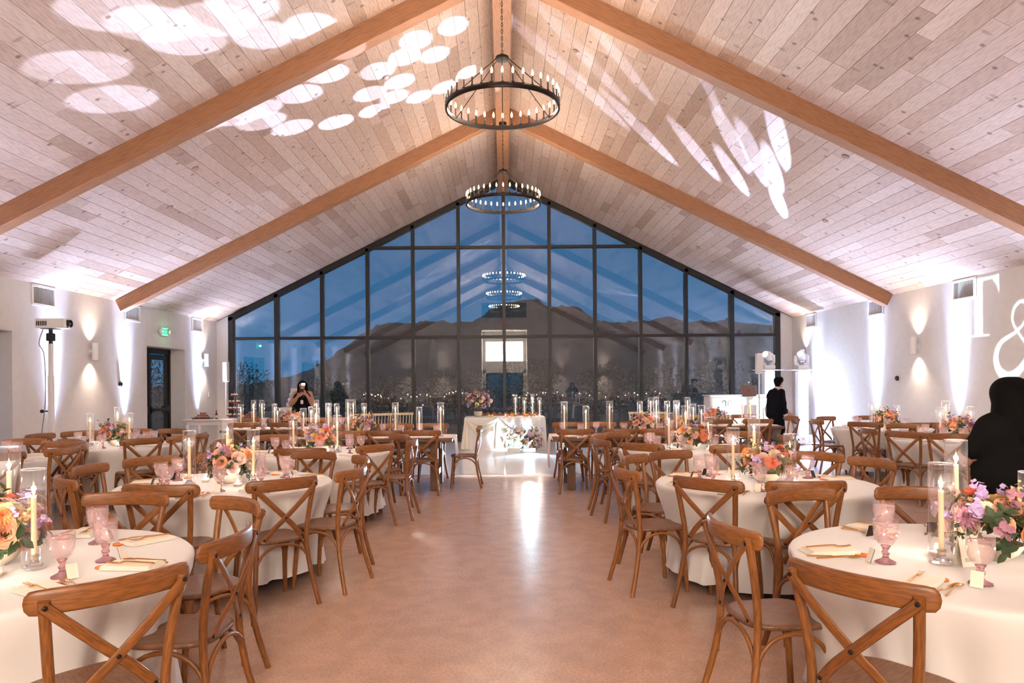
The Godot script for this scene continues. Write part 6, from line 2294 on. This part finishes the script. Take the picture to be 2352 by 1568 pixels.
# ------------------------------------------------------------------ the scene
func _ready() -> void:
	# camera: a level view, the lens shifted up and a little to the right
	var cam := Camera3D.new()
	cam.name = "camera"
	cam.projection = Camera3D.PROJECTION_FRUSTUM
	cam.near = 0.1
	cam.far = 4000.0
	cam.size = 1568.0 / 1640.0 * cam.near
	cam.frustum_offset = Vector2(17.0, 96.0) / 1640.0 * cam.near
	add_child(cam)
	cam.position = Vector3(0, 1.53, 0)
	cam.rotation.z = -0.0075
	cam.current = true
	var env := Environment.new()
	env.background_mode = Environment.BG_SKY
	var sky := ProceduralSkyMaterial.new()
	sky.sky_top_color = Color(0.0, 0.25, 0.41)
	sky.sky_horizon_color = Color(0.0, 0.33, 0.49)
	sky.sky_curve = 0.2
	sky.ground_bottom_color = Color(0.05, 0.06, 0.08)
	sky.ground_horizon_color = Color(0.16, 0.28, 0.38)
	sky.sky_energy_multiplier = 1.0
	env.sky = Sky.new()
	env.sky.sky_material = sky
	env.tonemap_mode = Environment.TONE_MAPPER_LINEAR
	env.tonemap_exposure = 1.85
	env.sdfgi_enabled = true
	env.ssao_enabled = true
	env.ssil_enabled = true
	var we := WorldEnvironment.new()
	we.name = "environment"
	we.environment = env
	add_child(we)
	materials()
	more_materials()
	shell()
	outside()
	wall_bits()
	chandelier(9.0, "large round candle chandelier, the nearer and higher in view")
	chandelier(13.8, "round candle chandelier in front of the window peak")
	chandelier(4.2, "round candle chandelier over the camera, seen mirrored in the window")
	dance_floor()
	projector_stand()
	booth()
	moving_head(Vector3(6.28, 1.815, -17.0), Vector3(-3.0, 5.5, -9.5), "white moving head light on the totem behind the suited person", LEFT_BEAMS, 1.12)
	moving_head(Vector3(7.22, 1.815, -17.35), Vector3(3.0, 5.5, -11.5), "white moving head light on the totem by the right wall", RIGHT_BEAMS, 1.12)
	# furniture
	chair_proto("chair_0", M.oak_0, M.seat_oak)
	chair_proto("chair_1", M.oak_1, M.seat_oak)
	chair_proto("chair_2", M.oak_2, M.seat_oak)
	slat_chair_proto()
	for k in 3:
		cloth_proto("cloth_%d" % k, 5 + k)
	round_table_proto()
	farm_table_proto()
	table_protos()
	dessert_protos()
	centrepieces()
	round_table("nearest left round table", -2.27, 3.14, [[53, 0.98, -4], [88, 0.83, 0], [137, 0.90, 3], [179, 0.90, 0]], 2, 1.0)
	round_table("nearest right round table", 2.12, 3.12, [[-52, 1.0, -3], [-100, 0.90, 18], 200, 163], 2, -1.0)
	round_table("second left round table", -2.24, 5.75, [-50, [1, 0.90, -4], 39, 73, 118, 158, 202, 236, 270], 2, 1.0)
	round_table("second right round table", 2.01, 5.55, [[-6, 0.80, 5], [-38, 0.88, -7], [-78, 0.94, 0], -126, 205, 138, [105, 0.80, 0]], 2, -1.0)
	round_table("third left round table", -2.17, 8.3, [5, 47, 85, 131, 180, -135, -90, -45], 1, 1.0)
	round_table("third right round table", 2.15, 8.3, [8, -40, -74, -114, 222, 180, 130, 90, 50], 1, -1.0)
	round_table("round table by the exit door", -5.2, 9.5, [0, 44, 71, 95, 165, 195, 231, 262], 1, 1.0)
	round_table("leftmost round table", -5.76, 7.6, [50, 85, 108, 150, 185], 1, 1.0)
	round_table("round table beside black-haired person", 5.95, 9.4, [-36, -63, -100, 185, 150, 120], 1, -1.0)
	round_table("far right round table", 6.29, 11.8, [0, -42, -95, 210, 165], 1, -1.0)
	farm_table("left inner long table", -1.97, 10.65, [-1.14, -1.66, -2.16, -2.7], [-1.16, -1.72, -2.25, -2.8], [1.0], 1.0)
	farm_table("right inner long table", 1.90, 10.65, [0.97, 1.60, 2.12, 2.65], [1.02, 1.53, 2.1, 2.65], [], -1.0)
	farm_table("left outer long table", -3.75, 12.95, [-3.05, -3.75, -4.45], [-3.1, -3.7, -4.3, -4.9], [], 1.0)
	farm_table("right outer long table", 3.65, 12.95, [2.95, 3.62, 4.3], [2.9, 3.5, 4.1, 4.6], [1.0], -1.0)
	for k in 3:
		copy_of("slat_chair", "pale slat-back chair, %s of three standing left before the window" % ["first", "second", "third"][k], Vector3(-3.1 + 0.42 * k, 0.02, -14.9 - 0.2 * k), 0.5, "pale slat-back chairs by the window")
	for k in 2:
		copy_of("slat_chair", "pale slat-back chair, %s of two standing right before the window" % ["first", "second"][k], Vector3(2.85 + 0.35 * k, 0.02, -14.9), -0.4, "pale slat-back chairs by the window")
	sweetheart(16.6)
	on_sweetheart(16.6)
	dessert_corner()
	# folded number card on the nearest right table
	var card := thing("table_number_card", "white folded card with handwriting beside the flowers on the nearest right table", "card", Vector3(1.955, TOP + 0.001, -3.01), 0.25)
	part("sheet", box_mesh(Vector3(0.098, 0.13, 0.0012), 0.0), M.paper, card, Transform3D(Basis(Vector3.RIGHT, -0.2), Vector3(0, 0.064, 0)))
	part("back_flap", box_mesh(Vector3(0.098, 0.13, 0.0012), 0.0), M.paper, card, Transform3D(Basis(Vector3.RIGHT, 0.2), Vector3(0, 0.064, -0.027)))
	part("lettering", text_mesh("nine", 0.026, 0.0006, false, "Droid Serif"), M.grey_plastic, card, Transform3D(Basis(Vector3.RIGHT, -0.2), Vector3(-0.005, 0.03, 0.008)))
	card = thing("table_number_card", "white folded card beside the flowers on the second right round table", "card", Vector3(1.72, TOP + 0.001, -5.45), 1.2)
	part("sheet", box_mesh(Vector3(0.098, 0.13, 0.0012), 0.0), M.paper, card, Transform3D(Basis(Vector3.RIGHT, -0.2), Vector3(0, 0.064, 0)))
	part("back_flap", box_mesh(Vector3(0.098, 0.13, 0.0012), 0.0), M.paper, card, Transform3D(Basis(Vector3.RIGHT, 0.2), Vector3(0, 0.064, -0.027)))
	people()
	for k in proto:
		if not proto[k].has_meta("used"):
			proto[k].free()
	print("nodes ", get_child_count())

const LEFT_BEAMS := [[-4.43, -8.15], [-4.37, -7.40], [-3.75, -6.91], [-3.43, -7.78], [-3.56, -7.32], [-3.10, -7.68], [-2.79, -8.34], [-2.30, -8.63], [-2.78, -7.68], [-4.08, -9.43], [-3.62, -9.74], [-3.38, -9.82], [-3.44, -10.19],
	[-3.18, -10.80], [-2.64, -11.32], [-2.08, -11.58], [-1.39, -11.89], [-0.98, -12.00], [-1.59, -11.05], [-1.74, -11.45], [-1.82, -10.42], [-2.41, -9.81], [-2.83, -9.99], [-2.03, -10.97], [-1.01, -10.78], [-1.22, -10.11], [-0.57, -11.89], [-0.70, -10.23], [-1.42, -10.40]]
const RIGHT_BEAMS := [[2.45, -12.24, 1.1, 1.25], [1.17, -11.48, 1.00, 1.25], [1.28, -10.68, 1.00, 0.89], [1.74, -10.30, 1.00, 0.72], [3.29, -12.03, 1.0, 1.25], [3.91, -12.11, 1.1, 1.25], [3.60, -11.09, 1.0, 1.16], [3.95, -11.21, 1.0, 1.25], [3.98, -10.29, 1.3, 1.04], [4.78, -12.38, 1.3, 1.20], [4.29, -11.33, 1.3, 1.10], [2.82, -9.82, 1.00, 0.33]]
